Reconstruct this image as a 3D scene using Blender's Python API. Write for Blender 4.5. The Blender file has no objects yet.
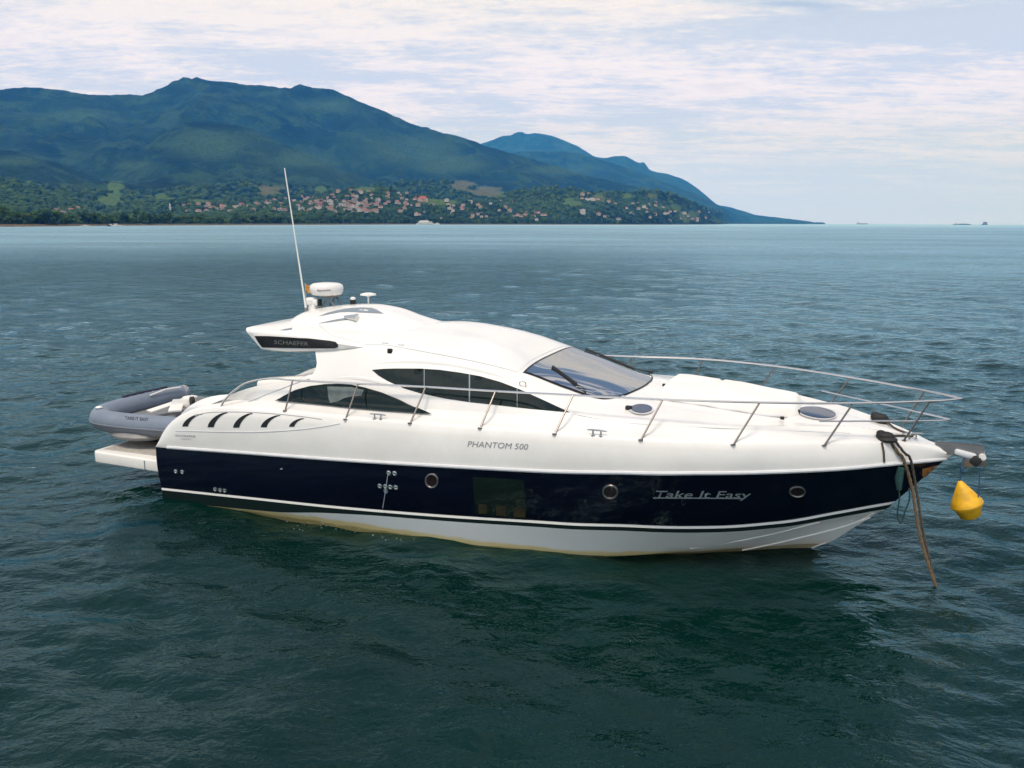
import bpy, bmesh, math, random
import numpy as np
from math import sin, cos, tan, atan, atan2, radians, degrees, pi, sqrt, hypot
from mathutils import Vector, Matrix
from mathutils.bvhtree import BVHTree

random.seed(7)
RNG = np.random.default_rng(11)
SC = bpy.context.scene
COL = SC.collection

# ------------------------------------------------------------------ camera
W_PX, H_PX, F_PX = 1024.0, 768.0, 840.0
CAM_H = 5.2
HORIZON_V = 222.6
PITCH = atan((384 - HORIZON_V) / F_PX)
ROLL = radians(0.2)
cam_data = bpy.data.cameras.new('camera')
cam = bpy.data.objects.new('camera', cam_data)
COL.objects.link(cam)
SC.camera = cam
cam_data.sensor_fit = 'HORIZONTAL'
cam_data.sensor_width = 36.0
cam_data.lens = 36.0 * F_PX / W_PX
cam_data.clip_start = 0.2
cam_data.clip_end = 80000
c_fw = Vector((0, cos(PITCH), -sin(PITCH)))
_rt = Vector((1, 0, 0))
_up = Vector((0, sin(PITCH), cos(PITCH)))
c_rt = _rt * cos(ROLL) + _up * sin(ROLL)
c_up = _up * cos(ROLL) - _rt * sin(ROLL)
cam.matrix_world = Matrix(((c_rt.x, c_up.x, -c_fw.x, 0), (c_rt.y, c_up.y, -c_fw.y, 0), (c_rt.z, c_up.z, -c_fw.z, CAM_H), (0, 0, 0, 1)))
CAM = Vector((0, 0, CAM_H))

# ------------------------------------------------------------------ sky and sun
SUN_EL, SUN_AZ = 66.0, 205.0        # degrees; azimuth measured clockwise from +Y
SUN_STR, SUN_ANGLE = 2.4, 16.0
SKY_STR = 0.13
EXPOSURE = 0.06
world = bpy.data.worlds.new('World')
SC.world = world
world.use_nodes = True
sun_dir = Vector((sin(radians(SUN_AZ)) * cos(radians(SUN_EL)), cos(radians(SUN_AZ)) * cos(radians(SUN_EL)), sin(radians(SUN_EL))))
sd = bpy.data.lights.new('sun', 'SUN')
sd.energy = SUN_STR
sd.angle = radians(SUN_ANGLE)
sd.color = (1.0, 0.915, 0.79)
sun = bpy.data.objects.new('sun', sd)
COL.objects.link(sun)
sun.rotation_euler = (-sun_dir).to_track_quat('-Z', 'Y').to_euler()


class NT:
    """small node-tree writer"""
    def __init__(s, nt):
        s.nt = nt
        s.n = nt.nodes
        s.n.clear()

    def add(s, typ, ins=None, **kw):
        nd = s.n.new(typ)
        for k, v in kw.items():
            setattr(nd, k, v)
        if ins:
            for k, v in ins.items():
                sock = nd.inputs[k]
                if hasattr(v, 'is_linked') or isinstance(v, bpy.types.NodeSocket):
                    s.nt.links.new(v, sock)
                else:
                    sock.default_value = v
        return nd

    def math(s, op, a, b=0.0, c=0.0, clamp=False):
        nd = s.add('ShaderNodeMath', operation=op, use_clamp=clamp)
        for i, v in enumerate((a, b, c)):
            if isinstance(v, bpy.types.NodeSocket):
                s.nt.links.new(v, nd.inputs[i])
            else:
                nd.inputs[i].default_value = v
        return nd.outputs[0]

    def mapr(s, v, a, b, c=0.0, d=1.0, smooth=True):
        nd = s.add('ShaderNodeMapRange', interpolation_type='SMOOTHSTEP' if smooth else 'LINEAR')
        s.nt.links.new(v, nd.inputs['Value'])
        nd.inputs['From Min'].default_value = a
        nd.inputs['From Max'].default_value = b
        nd.inputs['To Min'].default_value = c
        nd.inputs['To Max'].default_value = d
        return nd.outputs['Result']

    def mix(s, f, a, b, blend='MIX'):
        nd = s.add('ShaderNodeMix', data_type='RGBA', blend_type=blend)
        for key, v in ((0, f), (6, a), (7, b)):
            if isinstance(v, bpy.types.NodeSocket):
                s.nt.links.new(v, nd.inputs[key])
            elif key == 0:
                nd.inputs[0].default_value = v
            else:
                nd.inputs[key].default_value = (*v[:3], 1)
        return nd.outputs[2]

    def noise(s, vec, scale, detail=4.0, rough=0.5, dist=0.0):
        nd = s.add('ShaderNodeTexNoise', {'Scale': scale, 'Detail': detail, 'Roughness': rough, 'Distortion': dist})
        if vec is not None:
            s.nt.links.new(vec, nd.inputs['Vector'])
        return nd.outputs['Fac']

    def mapping(s, vec, scale=(1, 1, 1), rot=(0, 0, 0), loc=(0, 0, 0)):
        nd = s.add('ShaderNodeMapping', {'Scale': scale, 'Rotation': rot, 'Location': loc})
        s.nt.links.new(vec, nd.inputs['Vector'])
        return nd.outputs[0]

    def link(s, a, b):
        s.nt.links.new(a, b)


def build_world():
    t = NT(world.node_tree)
    tc = t.add('ShaderNodeTexCoord').outputs['Generated']
    sky = t.add('ShaderNodeTexSky', sky_type='NISHITA')
    sky.sun_disc = False
    sky.sun_elevation = radians(SUN_EL)
    sky.sun_rotation = radians(SUN_AZ)
    sky.air_density = 1.0
    sky.dust_density = 1.5
    sky.ozone_density = 2.0
    nis = t.add('ShaderNodeVectorMath', operation='SCALE')
    t.link(sky.outputs[0], nis.inputs[0])
    nis.inputs['Scale'].default_value = SKY_STR
    sep = t.add('ShaderNodeSeparateXYZ')
    t.link(tc, sep.inputs[0])
    z = t.math('MAXIMUM', sep.outputs[2], 0.0)
    zz = t.math('ADD', z, 0.09)
    comb = t.add('ShaderNodeCombineXYZ')
    t.link(t.math('DIVIDE', sep.outputs[0], zz), comb.inputs[0])
    t.link(t.math('DIVIDE', sep.outputs[1], zz), comb.inputs[1])
    P = comb.outputs[0]
    big = t.noise(t.mapping(P, (0.55, 1.0, 1), (0, 0, 0.35), (3.1, 1.7, 0)), 0.75, 5, 0.55, 0.5)
    mid = t.noise(t.mapping(P, (0.6, 1.25, 1), (0, 0, 0.25), (7.0, 2.2, 0)), 2.3, 6, 0.58, 0.4)
    fine = t.noise(t.mapping(P, (0.7, 1.1, 1), (0, 0, 0.1), (1.0, 9.2, 0)), 7.0, 5, 0.6, 0.2)
    dens = t.math('ADD', t.math('MULTIPLY', big, 0.45), t.math('ADD', t.math('MULTIPLY', mid, 0.35), t.math('MULTIPLY', fine, 0.20)))
    # cloud whiteness: dense clumps almost white, thin veil pale blue
    dens2 = t.math('ADD', t.math('MULTIPLY', dens, 0.86), t.math('MULTIPLY', t.noise(t.mapping(P, (0.8, 1.3, 1), (0, 0, 0.2)), 19.0, 4, 0.6, 0.3), 0.14))
    shade = t.math('MULTIPLY', t.mapr(dens2, 0.44, 0.555), t.mapr(z, 0.01, 0.085, 0.25, 1.0))
    hz = t.mapr(z, 0.0, 0.16)
    thin = t.mix(hz, (0.62, 0.76, 0.94), (0.60, 0.69, 0.80))
    white = t.mix(hz, (0.72, 0.82, 0.96), (0.91, 0.895, 0.885))
    cl = t.mix(shade, thin, white)
    # undersides a little greyer where the layer is thick
    grey = t.mapr(mid, 0.60, 0.74, 0.0, 0.5)
    cl = t.mix(t.math('MULTIPLY', grey, hz), cl, (0.68, 0.69, 0.75))
    # extra sky brightness added behind the camera to light the yacht's near side
    dot = t.add('ShaderNodeVectorMath', operation='DOT_PRODUCT')
    t.link(tc, dot.inputs[0])
    dot.inputs[1].default_value = Vector((-.25, -.78, .57)).normalized()    # centre of the added bright area, apart from the sun direction
    glow = t.math('POWER', t.math('MAXIMUM', dot.outputs['Value'], 0.0), 2.5)
    gain = t.math('ADD', 1.0, t.math('MULTIPLY', glow, 0.62))
    cls = t.add('ShaderNodeVectorMath', operation='SCALE')
    t.link(cl, cls.inputs[0])
    t.link(gain, cls.inputs['Scale'])
    # blue gaps high up
    thr = t.math('SUBTRACT', dens, t.mapr(z, 0.17, 0.45, 0.0, 0.10))
    gap = t.math('MULTIPLY', t.mapr(thr, 0.445, 0.38), t.mapr(z, 0.195, 0.255))
    fin = t.mix(t.math('MULTIPLY', gap, 0.9), cls.outputs[0], nis.outputs[0])
    veil = t.mix(0.03, fin, nis.outputs[0], 'ADD')
    air = t.mix(t.mapr(z, 0.0, 0.30), (.92, 1.02, 1.98), (1.0, 1.0, 1.06))
    veil = t.mix(1.0, veil, air, 'MULTIPLY')
    bg = t.add('ShaderNodeBackground', {'Strength': 1.0})
    t.link(veil, bg.inputs['Color'])
    out = t.add('ShaderNodeOutputWorld')
    t.link(bg.outputs[0], out.inputs['Surface'])


build_world()
vs = SC.view_settings
vs.view_transform = 'Standard'
vs.look = 'None'
vs.exposure = EXPOSURE
vs.gamma = 1
vs.use_curve_mapping = False
SC.cycles.max_bounces = 8
SC.cycles.volume_bounces = 0


# ------------------------------------------------------------------ pixel/bearing helpers used while surveying the photograph
def ray(u, v):
    return (c_fw + c_rt * ((u - 512) / F_PX) - c_up * ((v - 384) / F_PX)).normalized()


def on_level(u, v, z=0.0):
    d = ray(u, v)
    return CAM + d * ((z - CAM_H) / d.z)


# yacht frame: x forward from the transom, y to port, z up from the waterline
_d = ray(836, HORIZON_V + (836 - 512) * tan(ROLL))
YAW = atan2(_d.x, _d.y)
HD = Vector((cos(YAW), -sin(YAW), 0))
PT = Vector((sin(YAW), cos(YAW), 0))
ORG = on_level(160, 500) + PT * 2.1


def b2w(p):
    return ORG + HD * p[0] + PT * p[1] + Vector((0, 0, p[2]))


def w2b(p):
    d = p - ORG
    return Vector((d.dot(HD), d.dot(PT), d.z))


def bray(u, v):
    d = ray(u, v)
    return w2b(CAM), Vector((d.dot(HD), d.dot(PT), d.z))


def on_side(u, v, y):
    o, d = bray(u, v)
    return o + d * ((y - o.y) / d.y)


# ------------------------------------------------------------------ materials
MATS = {}


def mat(name, col, rough=0.5, metal=0.0, spec=0.5, coat=0.0, var=0.0, vscale=3.0, bump=0.0, bscale=20.0, ior=1.5):
    if name in MATS:
        return MATS[name]
    m = bpy.data.materials.new(name)
    m.use_nodes = True
    t = NT(m.node_tree)
    bs = t.add('ShaderNodeBsdfPrincipled', {'Roughness': rough, 'Metallic': metal, 'Specular IOR Level': spec, 'Coat Weight': coat, 'Coat Roughness': 0.06, 'IOR': ior})
    tc = t.add('ShaderNodeTexCoord').outputs['Object']
    n = t.noise(tc, vscale, 5, 0.6)
    lo = tuple(c * (1 - var) for c in col)
    hi = tuple(min(1, c * (1 + var)) for c in col)
    t.link(t.mix(t.mapr(n, 0.3, 0.7), lo, hi), bs.inputs['Base Color'])
    t.link(t.math('ADD', t.math('MULTIPLY', t.math('SUBTRACT', n, 0.5), 0.15 * (1 if var else 0)), rough, clamp=True), bs.inputs['Roughness'])
    if bump:
        b = t.add('ShaderNodeBump', {'Strength': bump, 'Distance': 0.02})
        t.link(t.noise(tc, bscale, 4, 0.6), b.inputs['Height'])
        t.link(b.outputs[0], bs.inputs['Normal'])
    out = t.add('ShaderNodeOutputMaterial')
    t.link(bs.outputs[0], out.inputs['Surface'])
    MATS[name] = m
    return m


GEL = mat('white_gelcoat', (0.765, 0.75, 0.725), 0.25, coat=0.3, var=0.045, vscale=1.1)
GELB = mat('cream_gelcoat', (0.79, 0.765, 0.725), 0.3, coat=0.2, var=0.03, vscale=1.5)
NAVY = mat('navy_gelcoat', (0.0025, 0.0035, 0.012), 0.10, spec=0.35, var=0.15, vscale=0.8)
STRIPE_W = mat('stripe_white', (0.78, 0.77, 0.74), 0.3)
STRIPE_D = mat('stripe_dark', (0.004, 0.011, 0.011), 0.6, spec=0.08)
RUB = mat('rub_rail_grey', (0.60, 0.61, 0.63), 0.35, var=0.06)
GLASS = mat('tinted_glass', (0.004, 0.012, 0.011), 0.04, spec=0.42, ior=1.45, var=.3, vscale=7)
WSGLASS = mat('windscreen_glass', (0.02, 0.03, 0.04), 0.02, spec=1.0, ior=3.1)
BLACK = mat('black_trim', (0.006, 0.006, 0.007), 0.4)
RUBBER = mat('black_rubber', (0.012, 0.012, 0.013), 0.7)
STEELD = mat('stanchion_steel', (0.22, 0.20, 0.19), 0.3, metal=0.9)
STEEL = mat('stainless_steel', (0.66, 0.65, 0.64), 0.24, metal=0.95)
GREYMET = mat('grey_metal', (0.20, 0.20, 0.21), 0.45, metal=0.6, var=0.1)
CUSH = mat('white_cushion', (0.78, 0.765, 0.73), 0.75, var=0.04, vscale=2.0, bump=0.15, bscale=6)
TEAK = mat('grey_teak', (0.42, 0.40, 0.37), 0.7, var=0.12, vscale=9)
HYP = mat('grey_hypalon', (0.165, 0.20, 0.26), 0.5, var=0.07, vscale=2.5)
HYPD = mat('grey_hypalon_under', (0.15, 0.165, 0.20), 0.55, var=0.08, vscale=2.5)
LETTER = mat('lettering_grey', (0.22, 0.22, 0.24), 0.4)
CHROME = mat('chrome_lettering', (0.42, 0.47, 0.50), 0.3, metal=0.5)
INK = mat('black_lettering', (0.01, 0.01, 0.014), 0.6)
REDINK = mat('dark_red_lettering', (0.10, 0.01, 0.015), 0.6)
YEL = mat('yellow_buoy_plastic', (0.72, 0.39, 0.012), 0.5, var=0.25, vscale=5, bump=0.1, bscale=9)
ROPE = mat('brown_rope', (0.125, 0.088, 0.05), 0.9, var=0.35, vscale=30, bump=0.6, bscale=60)
ROPED = mat('dark_wet_rope', (0.05, 0.04, 0.03), 0.7, var=0.4, vscale=30, bump=0.6, bscale=60)
ROPEB = mat('blue_line', (0.02, 0.07, 0.14), 0.8, var=0.2, vscale=30)
ROPEG = mat('green_line', (0.01, 0.04, 0.04), 0.8, var=0.2, vscale=30)
HATCH = mat('hatch_glass', (0.03, 0.045, 0.09), 0.08, spec=0.8, ior=1.6)
VENTG = mat('vent_grey', (0.20, 0.24, 0.28), 0.4)
WOODR = mat('rust_stain', (0.30, 0.13, 0.035), 0.6, var=0.3, vscale=9)
CURT = mat('curtain', (0.12, 0.15, 0.15), 0.9, var=0.2, vscale=6)


# ------------------------------------------------------------------ object helpers
def setp(o, label=None, cat=None, group=None, kind=None):
    if label:
        o['label'] = label
    if cat:
        o['category'] = cat
    if group:
        o['group'] = group
    if kind:
        o['kind'] = kind
    return o


def mesh_obj(name, verts, faces, m, parent=None, smooth=True, mats=None, fmi=None, autosmooth=None):
    me = bpy.data.meshes.new(name)
    me.from_pydata([tuple(v) for v in verts], [], faces)
    for mm in (mats or [m]):
        me.materials.append(mm)
    if fmi is not None:
        me.polygons.foreach_set('material_index', np.asarray(fmi, dtype=np.int32))
    if smooth:
        me.polygons.foreach_set('use_smooth', [True] * len(me.polygons))
    me.update()
    if autosmooth is not None:
        me.set_sharp_from_angle(angle=radians(autosmooth))
    o = bpy.data.objects.new(name, me)
    COL.objects.link(o)
    if parent:
        o.parent = parent
    return o


class MB:
    """collects shapes for one mesh"""
    def __init__(s):
        s.v = []
        s.f = []
        s.mi = []

    def add(s, v, f, mi=0):
        b = len(s.v)
        s.v += [tuple(p) for p in v]
        s.f += [tuple(i + b for i in q) for q in f]
        s.mi += [mi] * len(f)
        return s

    def tube(s, pts, r, n=8, mi=0, cap=True):
        pts = [Vector(p) for p in pts]
        rs = r if hasattr(r, '__len__') else [r] * len(pts)
        v, f = [], []
        prev = None
        for i, p in enumerate(pts):
            a = pts[max(0, i - 1)]
            b = pts[min(len(pts) - 1, i + 1)]
            t = (b - a).normalized()
            if prev is None:
                ref = Vector((0, 0, 1)) if abs(t.z) < 0.9 else Vector((1, 0, 0))
                x = t.cross(ref).normalized()
            else:
                x = (prev - t * prev.dot(t)).normalized()
            prev = x
            y = t.cross(x)
            for k in range(n):
                an = 2 * pi * k / n
                v.append(p + (x * cos(an) + y * sin(an)) * rs[i])
        for i in range(len(pts) - 1):
            for k in range(n):
                f.append((i * n + k, i * n + (k + 1) % n, (i + 1) * n + (k + 1) % n, (i + 1) * n + k))
        if cap:
            f.append(tuple(range(n - 1, -1, -1)))
            f.append(tuple((len(pts) - 1) * n + k for k in range(n)))
        return s.add(v, f, mi)

    def lathe(s, prof, n=24, M=None, mi=0):
        v, f = [], []
        for r, z in prof:
            for k in range(n):
                a = 2 * pi * k / n
                p = Vector((r * cos(a), r * sin(a), z))
                v.append(M @ p if M else p)
        for i in range(len(prof) - 1):
            for k in range(n):
                f.append((i * n + k, i * n + (k + 1) % n, (i + 1) * n + (k + 1) % n, (i + 1) * n + k))
        f.append(tuple(range(n - 1, -1, -1)))
        f.append(tuple((len(prof) - 1) * n + k for k in range(n)))
        return s.add(v, f, mi)

    def box(s, c, size, M=None, bev=0.0, mi=0, seg=2):
        bm = bmesh.new()
        bmesh.ops.create_cube(bm, size=1)
        for v in bm.verts:
            v.co = Vector((v.co.x * size[0], v.co.y * size[1], v.co.z * size[2]))
        if bev:
            bmesh.ops.bevel(bm, geom=bm.edges[:], offset=bev, segments=seg, affect='EDGES', profile=0.5)
        bm.verts.index_update()
        vv = []
        for v in bm.verts:
            p = v.co.copy()
            if M:
                p = M @ p
            vv.append(p + Vector(c))
        ff = [tuple(v.index for v in f.verts) for f in bm.faces]
        bm.free()
        return s.add(vv, ff, mi)

    def ell(s, c, r, n=12, mi=0, M=None):
        v, f = [], []
        m = n // 2
        for i in range(1, m):
            a = pi * i / m
            for k in range(n):
                b = 2 * pi * k / n
                p = Vector((r[0] * sin(a) * cos(b), r[1] * sin(a) * sin(b), r[2] * cos(a)))
                v.append((M @ p if M else p) + Vector(c))
        top = Vector((0, 0, r[2]))
        bot = Vector((0, 0, -r[2]))
        v.append((M @ top if M else top) + Vector(c))
        v.append((M @ bot if M else bot) + Vector(c))
        for i in range(m - 2):
            for k in range(n):
                f.append((i * n + k, (i + 1) * n + k, (i + 1) * n + (k + 1) % n, i * n + (k + 1) % n))
        T = len(v) - 2
        for k in range(n):
            f.append((T, k, (k + 1) % n))
            f.append((T + 1, (m - 2) * n + (k + 1) % n, (m - 2) * n + k))
        return s.add(v, f, mi)

    def build(s, name, m, parent=None, smooth=True, auto=35, mats=None, off=None):
        v = s.v
        if off is not None:
            v = [tuple(Vector(p) - Vector(off)) for p in v]
        return mesh_obj(name, v, s.f, m, parent, smooth, mats, s.mi, auto)


def curve_pts(pts, n=8):
    """Catmull-Rom through points"""
    P = [Vector(p) for p in pts]
    P = [P[0] * 2 - P[1]] + P + [P[-1] * 2 - P[-2]]
    out = []
    for i in range(1, len(P) - 2):
        for k in range(n):
            t = k / n
            a, b, c, d = P[i - 1], P[i], P[i + 1], P[i + 2]
            out.append(0.5 * ((2 * b) + (c - a) * t + (2 * a - 5 * b + 4 * c - d) * t * t + (3 * b - a - 3 * c + d) * t ** 3))
    out.append(P[-2])
    return out


def pchip(tab):
    xs = np.array([t[0] for t in tab], float)
    ys = np.array([t[1] for t in tab], float)
    h = np.diff(xs)
    d = np.diff(ys) / h
    m = np.zeros_like(xs)
    for i in range(1, len(xs) - 1):
        if d[i - 1] * d[i] > 0:
            w1 = 2 * h[i] + h[i - 1]
            w2 = h[i] + 2 * h[i - 1]
            m[i] = (w1 + w2) / (w1 / d[i - 1] + w2 / d[i])
    m[0], m[-1] = d[0], d[-1]

    def f(x):
        x = np.clip(np.asarray(x, float), xs[0], xs[-1])
        i = np.clip(np.searchsorted(xs, x) - 1, 0, len(xs) - 2)
        t = (x - xs[i]) / h[i]
        return (2 * t**3 - 3 * t**2 + 1) * ys[i] + (t**3 - 2 * t**2 + t) * h[i] * m[i] + (-2 * t**3 + 3 * t**2) * ys[i + 1] + (t**3 - t**2) * h[i] * m[i + 1]
    return f


def smooth01(t):
    t = np.clip(t, 0, 1)
    return t * t * (3 - 2 * t)

# ================================================================== SEA
def axis(lo_f, hi_f, step, lo, hi, g, g2=None):
    a = list(np.arange(lo_f, hi_f, step))
    s, x = step, a[-1]
    while x < hi:
        s *= g
        x += s
        a.append(x)
    s, x = step, a[0]
    pre = []
    while x > lo:
        s *= g2 or g
        x -= s
        pre.append(x)
    return np.array(pre[::-1] + a)


def grid_mesh(name, X, Y, Z, m):
    ny, nx = X.shape
    me = bpy.data.meshes.new(name)
    me.vertices.add(nx * ny)
    me.vertices.foreach_set('co', np.stack([X, Y, Z], -1).astype(np.float32).ravel())
    idx = np.arange(nx * ny, dtype=np.int32).reshape(ny, nx)
    q = np.stack([idx[:-1, :-1], idx[:-1, 1:], idx[1:, 1:], idx[1:, :-1]], -1).reshape(-1, 4)
    me.loops.add(q.size)
    me.loops.foreach_set('vertex_index', q.ravel())
    me.polygons.add(len(q))
    me.polygons.foreach_set('loop_start', np.arange(0, q.size, 4, dtype=np.int32))
    me.polygons.foreach_set('loop_total', np.full(len(q), 4, dtype=np.int32))
    me.polygons.foreach_set('use_smooth', np.ones(len(q), dtype=bool))
    me.update(calc_edges=True)
    me.materials.append(m)
    o = bpy.data.objects.new(name, me)
    COL.objects.link(o)
    return o


def water_mat():
    m = bpy.data.materials.new('sea_water')
    m.use_nodes = True
    t = NT(m.node_tree)
    geo = t.add('ShaderNodeNewGeometry').outputs['Position']
    r = radians(-18)
    a = t.noise(t.mapping(geo, (.8, 1.0, 1), (0, 0, r)), 4.2, 4, .6, .3)
    b = t.noise(t.mapping(geo, (.5, 1.0, 1), (0, 0, radians(12))), 1.15, 4, .58, .4)
    c = t.noise(t.mapping(geo, (.45, 1.0, 1), (0, 0, r)), .28, 4, .6, .3)
    d = t.noise(t.mapping(geo, (.4, 1.0, 1)), .02, 4, .6, .3)
    sc = t.mapr(d, .3, .7, .65, 1.3)
    far = t.add('ShaderNodeVectorMath', operation='LENGTH')
    t.link(geo, far.inputs[0])
    far = far.outputs['Value']
    fade = t.mapr(far, 200, 3000, 1.0, .25)
    h = t.math('ADD', t.math('MULTIPLY', a, .046), t.math('ADD', t.math('MULTIPLY', b, t.mapr(far, 20, 90, .085, .24)), t.math('MULTIPLY', c, t.mapr(far, 40, 250, .05, .30))))
    e = t.noise(t.mapping(geo, (.45, 1.0, 1), (0, 0, radians(6))), .085, 4, .62, .3)
    h = t.math('ADD', h, t.math('MULTIPLY', e, t.mapr(far, 60, 400, .0, 1.1)))
    h = t.math('MULTIPLY', t.math('MULTIPLY', h, sc), fade)
    bp = t.add('ShaderNodeBump', {'Strength': 1.0, 'Distance': 1.0})
    t.link(h, bp.inputs['Height'])
    body = t.mix(t.mapr(t.noise(geo, .12, 3, .6), .35, .65), (0.0006, 0.0118, 0.0092), (0.0010, 0.0155, 0.0126))
    df = t.add('ShaderNodeBsdfDiffuse')
    t.link(body, df.inputs['Color'])
    gl = t.add('ShaderNodeBsdfGlossy', {'Color': (.61, .89, 1.0, 1)})
    t.link(t.mapr(far, 18, 300, .05, .36), gl.inputs['Roughness'])
    t.link(bp.outputs[0], gl.inputs['Normal'])
    fr = t.add('ShaderNodeFresnel')
    t.link(t.mapr(far, 22, 90, 1.33, 1.75), fr.inputs['IOR'])
    t.link(bp.outputs[0], fr.inputs['Normal'])
    ms = t.add('ShaderNodeMixShader')
    t.link(fr.outputs[0], ms.inputs[0])
    t.link(df.outputs[0], ms.inputs[1])
    t.link(gl.outputs[0], ms.inputs[2])
    out = t.add('ShaderNodeOutputMaterial')
    t.link(ms.outputs[0], out.inputs['Surface'])
    return m


def build_sea():
    ax_ = axis(-15, 15, .075, -14000, 14000, 1.02)
    ay_ = axis(6.5, 30, .075, -14000, 14000, 1.017, 1.06)
    X, Y = np.meshgrid(ax_, ay_)
    dx = np.gradient(ax_)[None, :]
    dy = np.gradient(ay_)[:, None]
    sp = np.maximum(dx, dy)
    Z = np.zeros_like(X)
    r = np.random.default_rng(5)
    n = 90
    lam = np.exp(r.uniform(np.log(.38), np.log(7.5), n))
    th = radians(250) + r.normal(0, .85, n)
    ph = r.uniform(0, 2 * pi, n)
    # only the part of the grid fine enough to carry waves
    iy = np.where(np.gradient(ay_) < 3)[0]
    ix = np.where(np.gradient(ax_) < 3)[0]
    sl = np.ix_(iy, ix)
    Xs, Ys, Ss = X[sl], Y[sl], sp[sl]
    Zs = np.zeros_like(Xs)
    for k in range(n):
        s0 = .0125 if lam[k] > 1.6 else .022
        amp = s0 * lam[k] / (2 * pi)
        kk = 2 * pi / lam[k]
        f = np.clip((lam[k] / Ss - 2.2) / 2.0, 0, 1)
        q = kk * (Xs * cos(th[k]) + Ys * sin(th[k])) + ph[k]
        sq = np.sin(q)
        Zs += amp * f * (sq + .22 * np.cos(2 * q))
    Z[sl] = Zs
    o = grid_mesh('sea', X, Y, Z, water_mat())
    return setp(o, kind='structure')


SEA = build_sea()


# ================================================================== LAND
def hashn(ix, iy, seed):
    h = (ix.astype(np.int64) * 374761393 + iy.astype(np.int64) * 668265263 + seed * 1442695041) & 0xffffffff
    h = ((h ^ (h >> 13)) * 1274126177) & 0xffffffff
    return ((h ^ (h >> 16)) & 0xffff) / 65535.0


def vnoise(x, y, seed=0):
    ix, iy = np.floor(x).astype(np.int64), np.floor(y).astype(np.int64)
    fx, fy = x - ix, y - iy
    fx, fy = fx * fx * (3 - 2 * fx), fy * fy * (3 - 2 * fy)
    a, b = hashn(ix, iy, seed), hashn(ix + 1, iy, seed)
    c, d = hashn(ix, iy + 1, seed), hashn(ix + 1, iy + 1, seed)
    return (a * (1 - fx) + b * fx) * (1 - fy) + (c * (1 - fx) + d * fx) * fy


def fbm(x, y, oct=5, seed=0, gain=.5, ridged=False):
    s, a, tot = 0, 1.0, 0
    for k in range(oct):
        n = vnoise(x * 2**k, y * 2**k, seed + k * 17)
        if ridged:
            n = 1 - np.abs(2 * n - 1)
        s = s + a * n
        tot += a
        a *= gain
    return s / tot


def az_slope(u, v):
    d = ray(u, v)
    return atan2(d.x, d.y), d.z / hypot(d.x, d.y)


def crest(tab):
    q = [az_slope(u, v) for u, v in tab]
    return pchip([(a, s) for a, s in q]), q[0][0], q[-1][0]


def az_of(u):
    return az_slope(u, 223)[0]


R0 = pchip([(az_of(u), r) for u, r in ((-260, 760), (0, 880), (130, 1130), (300, 1500), (420, 1950), (510, 2150), (600, 2500), (690, 3300), (716, 4200), (738, 7600), (800, 8800), (822, 9600), (835, 30000), (1100, 30000))])
RIDGES = []


def add_ridge(tab, R, foot_off, pw, namp, nscale, seed, jag=0.0):
    RIDGES.append((*crest(tab), R, foot_off, pw, namp, nscale, seed, jag))


# main massif
add_ridge([(-260, 112), (-150, 96), (-60, 92), (0, 88), (20, 86.5), (38, 86.3), (60, 89), (85, 93), (110, 94.5), (135, 94), (152, 91.5), (165, 86), (173, 80), (180, 77.5), (190, 76.6), (200, 77.5), (215, 80), (228, 81.5), (245, 84.5), (258, 84), (270, 84.5), (283, 88), (295, 85), (305, 83.5), (315, 86.5), (327, 86.5), (340, 92), (360, 101), (380, 108), (405, 120.5), (430, 128.5), (455, 135), (480, 143), (500, 150), (530, 158), (560, 167), (600, 178.5), (640, 188), (680, 199), (710, 209), (735, 217.5), (750, 223.5)], 5400, 900, 1.25, .62, 1 / 1000., 3, .012)
# spur in front of it (the lighter rounded hill)
add_ridge([(20, 214), (60, 196), (100, 176), (130, 155), (155, 139), (175, 127), (195, 121), (220, 122), (245, 127), (265, 135), (285, 145), (310, 156), (340, 168), (380, 183), (430, 200), (470, 212)], 3900, 700, 1.2, .5, 1 / 520., 21, .012)
add_ridge([(-260, 150), (-100, 148), (-40, 147), (0, 150), (40, 158), (80, 172), (120, 190), (160, 206)], 3500, 600, 1.2, .5, 1 / 450., 33, .012)
add_ridge([(300, 214), (340, 200), (365, 189), (390, 183), (420, 181), (450, 183), (480, 189), (510, 199), (540, 212)], 3400, 500, 1.1, .25, 1 / 400., 37, .012)
# low hill with the town
add_ridge([(180, 216), (230, 210), (265, 205), (300, 203), (330, 197), (352, 189), (368, 187), (385, 190), (410, 196), (440, 199), (470, 203), (500, 206), (520, 212)], 2450, 120, 1.0, .15, 1 / 260., 41, .01)
# headland with clearings
add_ridge([(430, 217), (452, 211), (475, 205), (498, 197), (515, 192), (535, 189), (555, 187.5), (575, 190), (592, 193), (608, 192), (622, 193), (640, 190.6), (655, 190.6), (668, 193), (680, 197.5), (694, 203), (706, 210), (716, 216.5), (724, 222)], 3000, 60, .95, .2, 1 / 420., 51, .01)
# middle blue ridge
add_ridge([(440, 160), (480, 156), (510, 152), (535, 150.5), (560, 151), (590, 156), (620, 165), (650, 176), (680, 188), (705, 199), (725, 209), (745, 217), (765, 223.6)], 8200, 1500, 1.2, .55, 1 / 1100., 61, .01)
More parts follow.
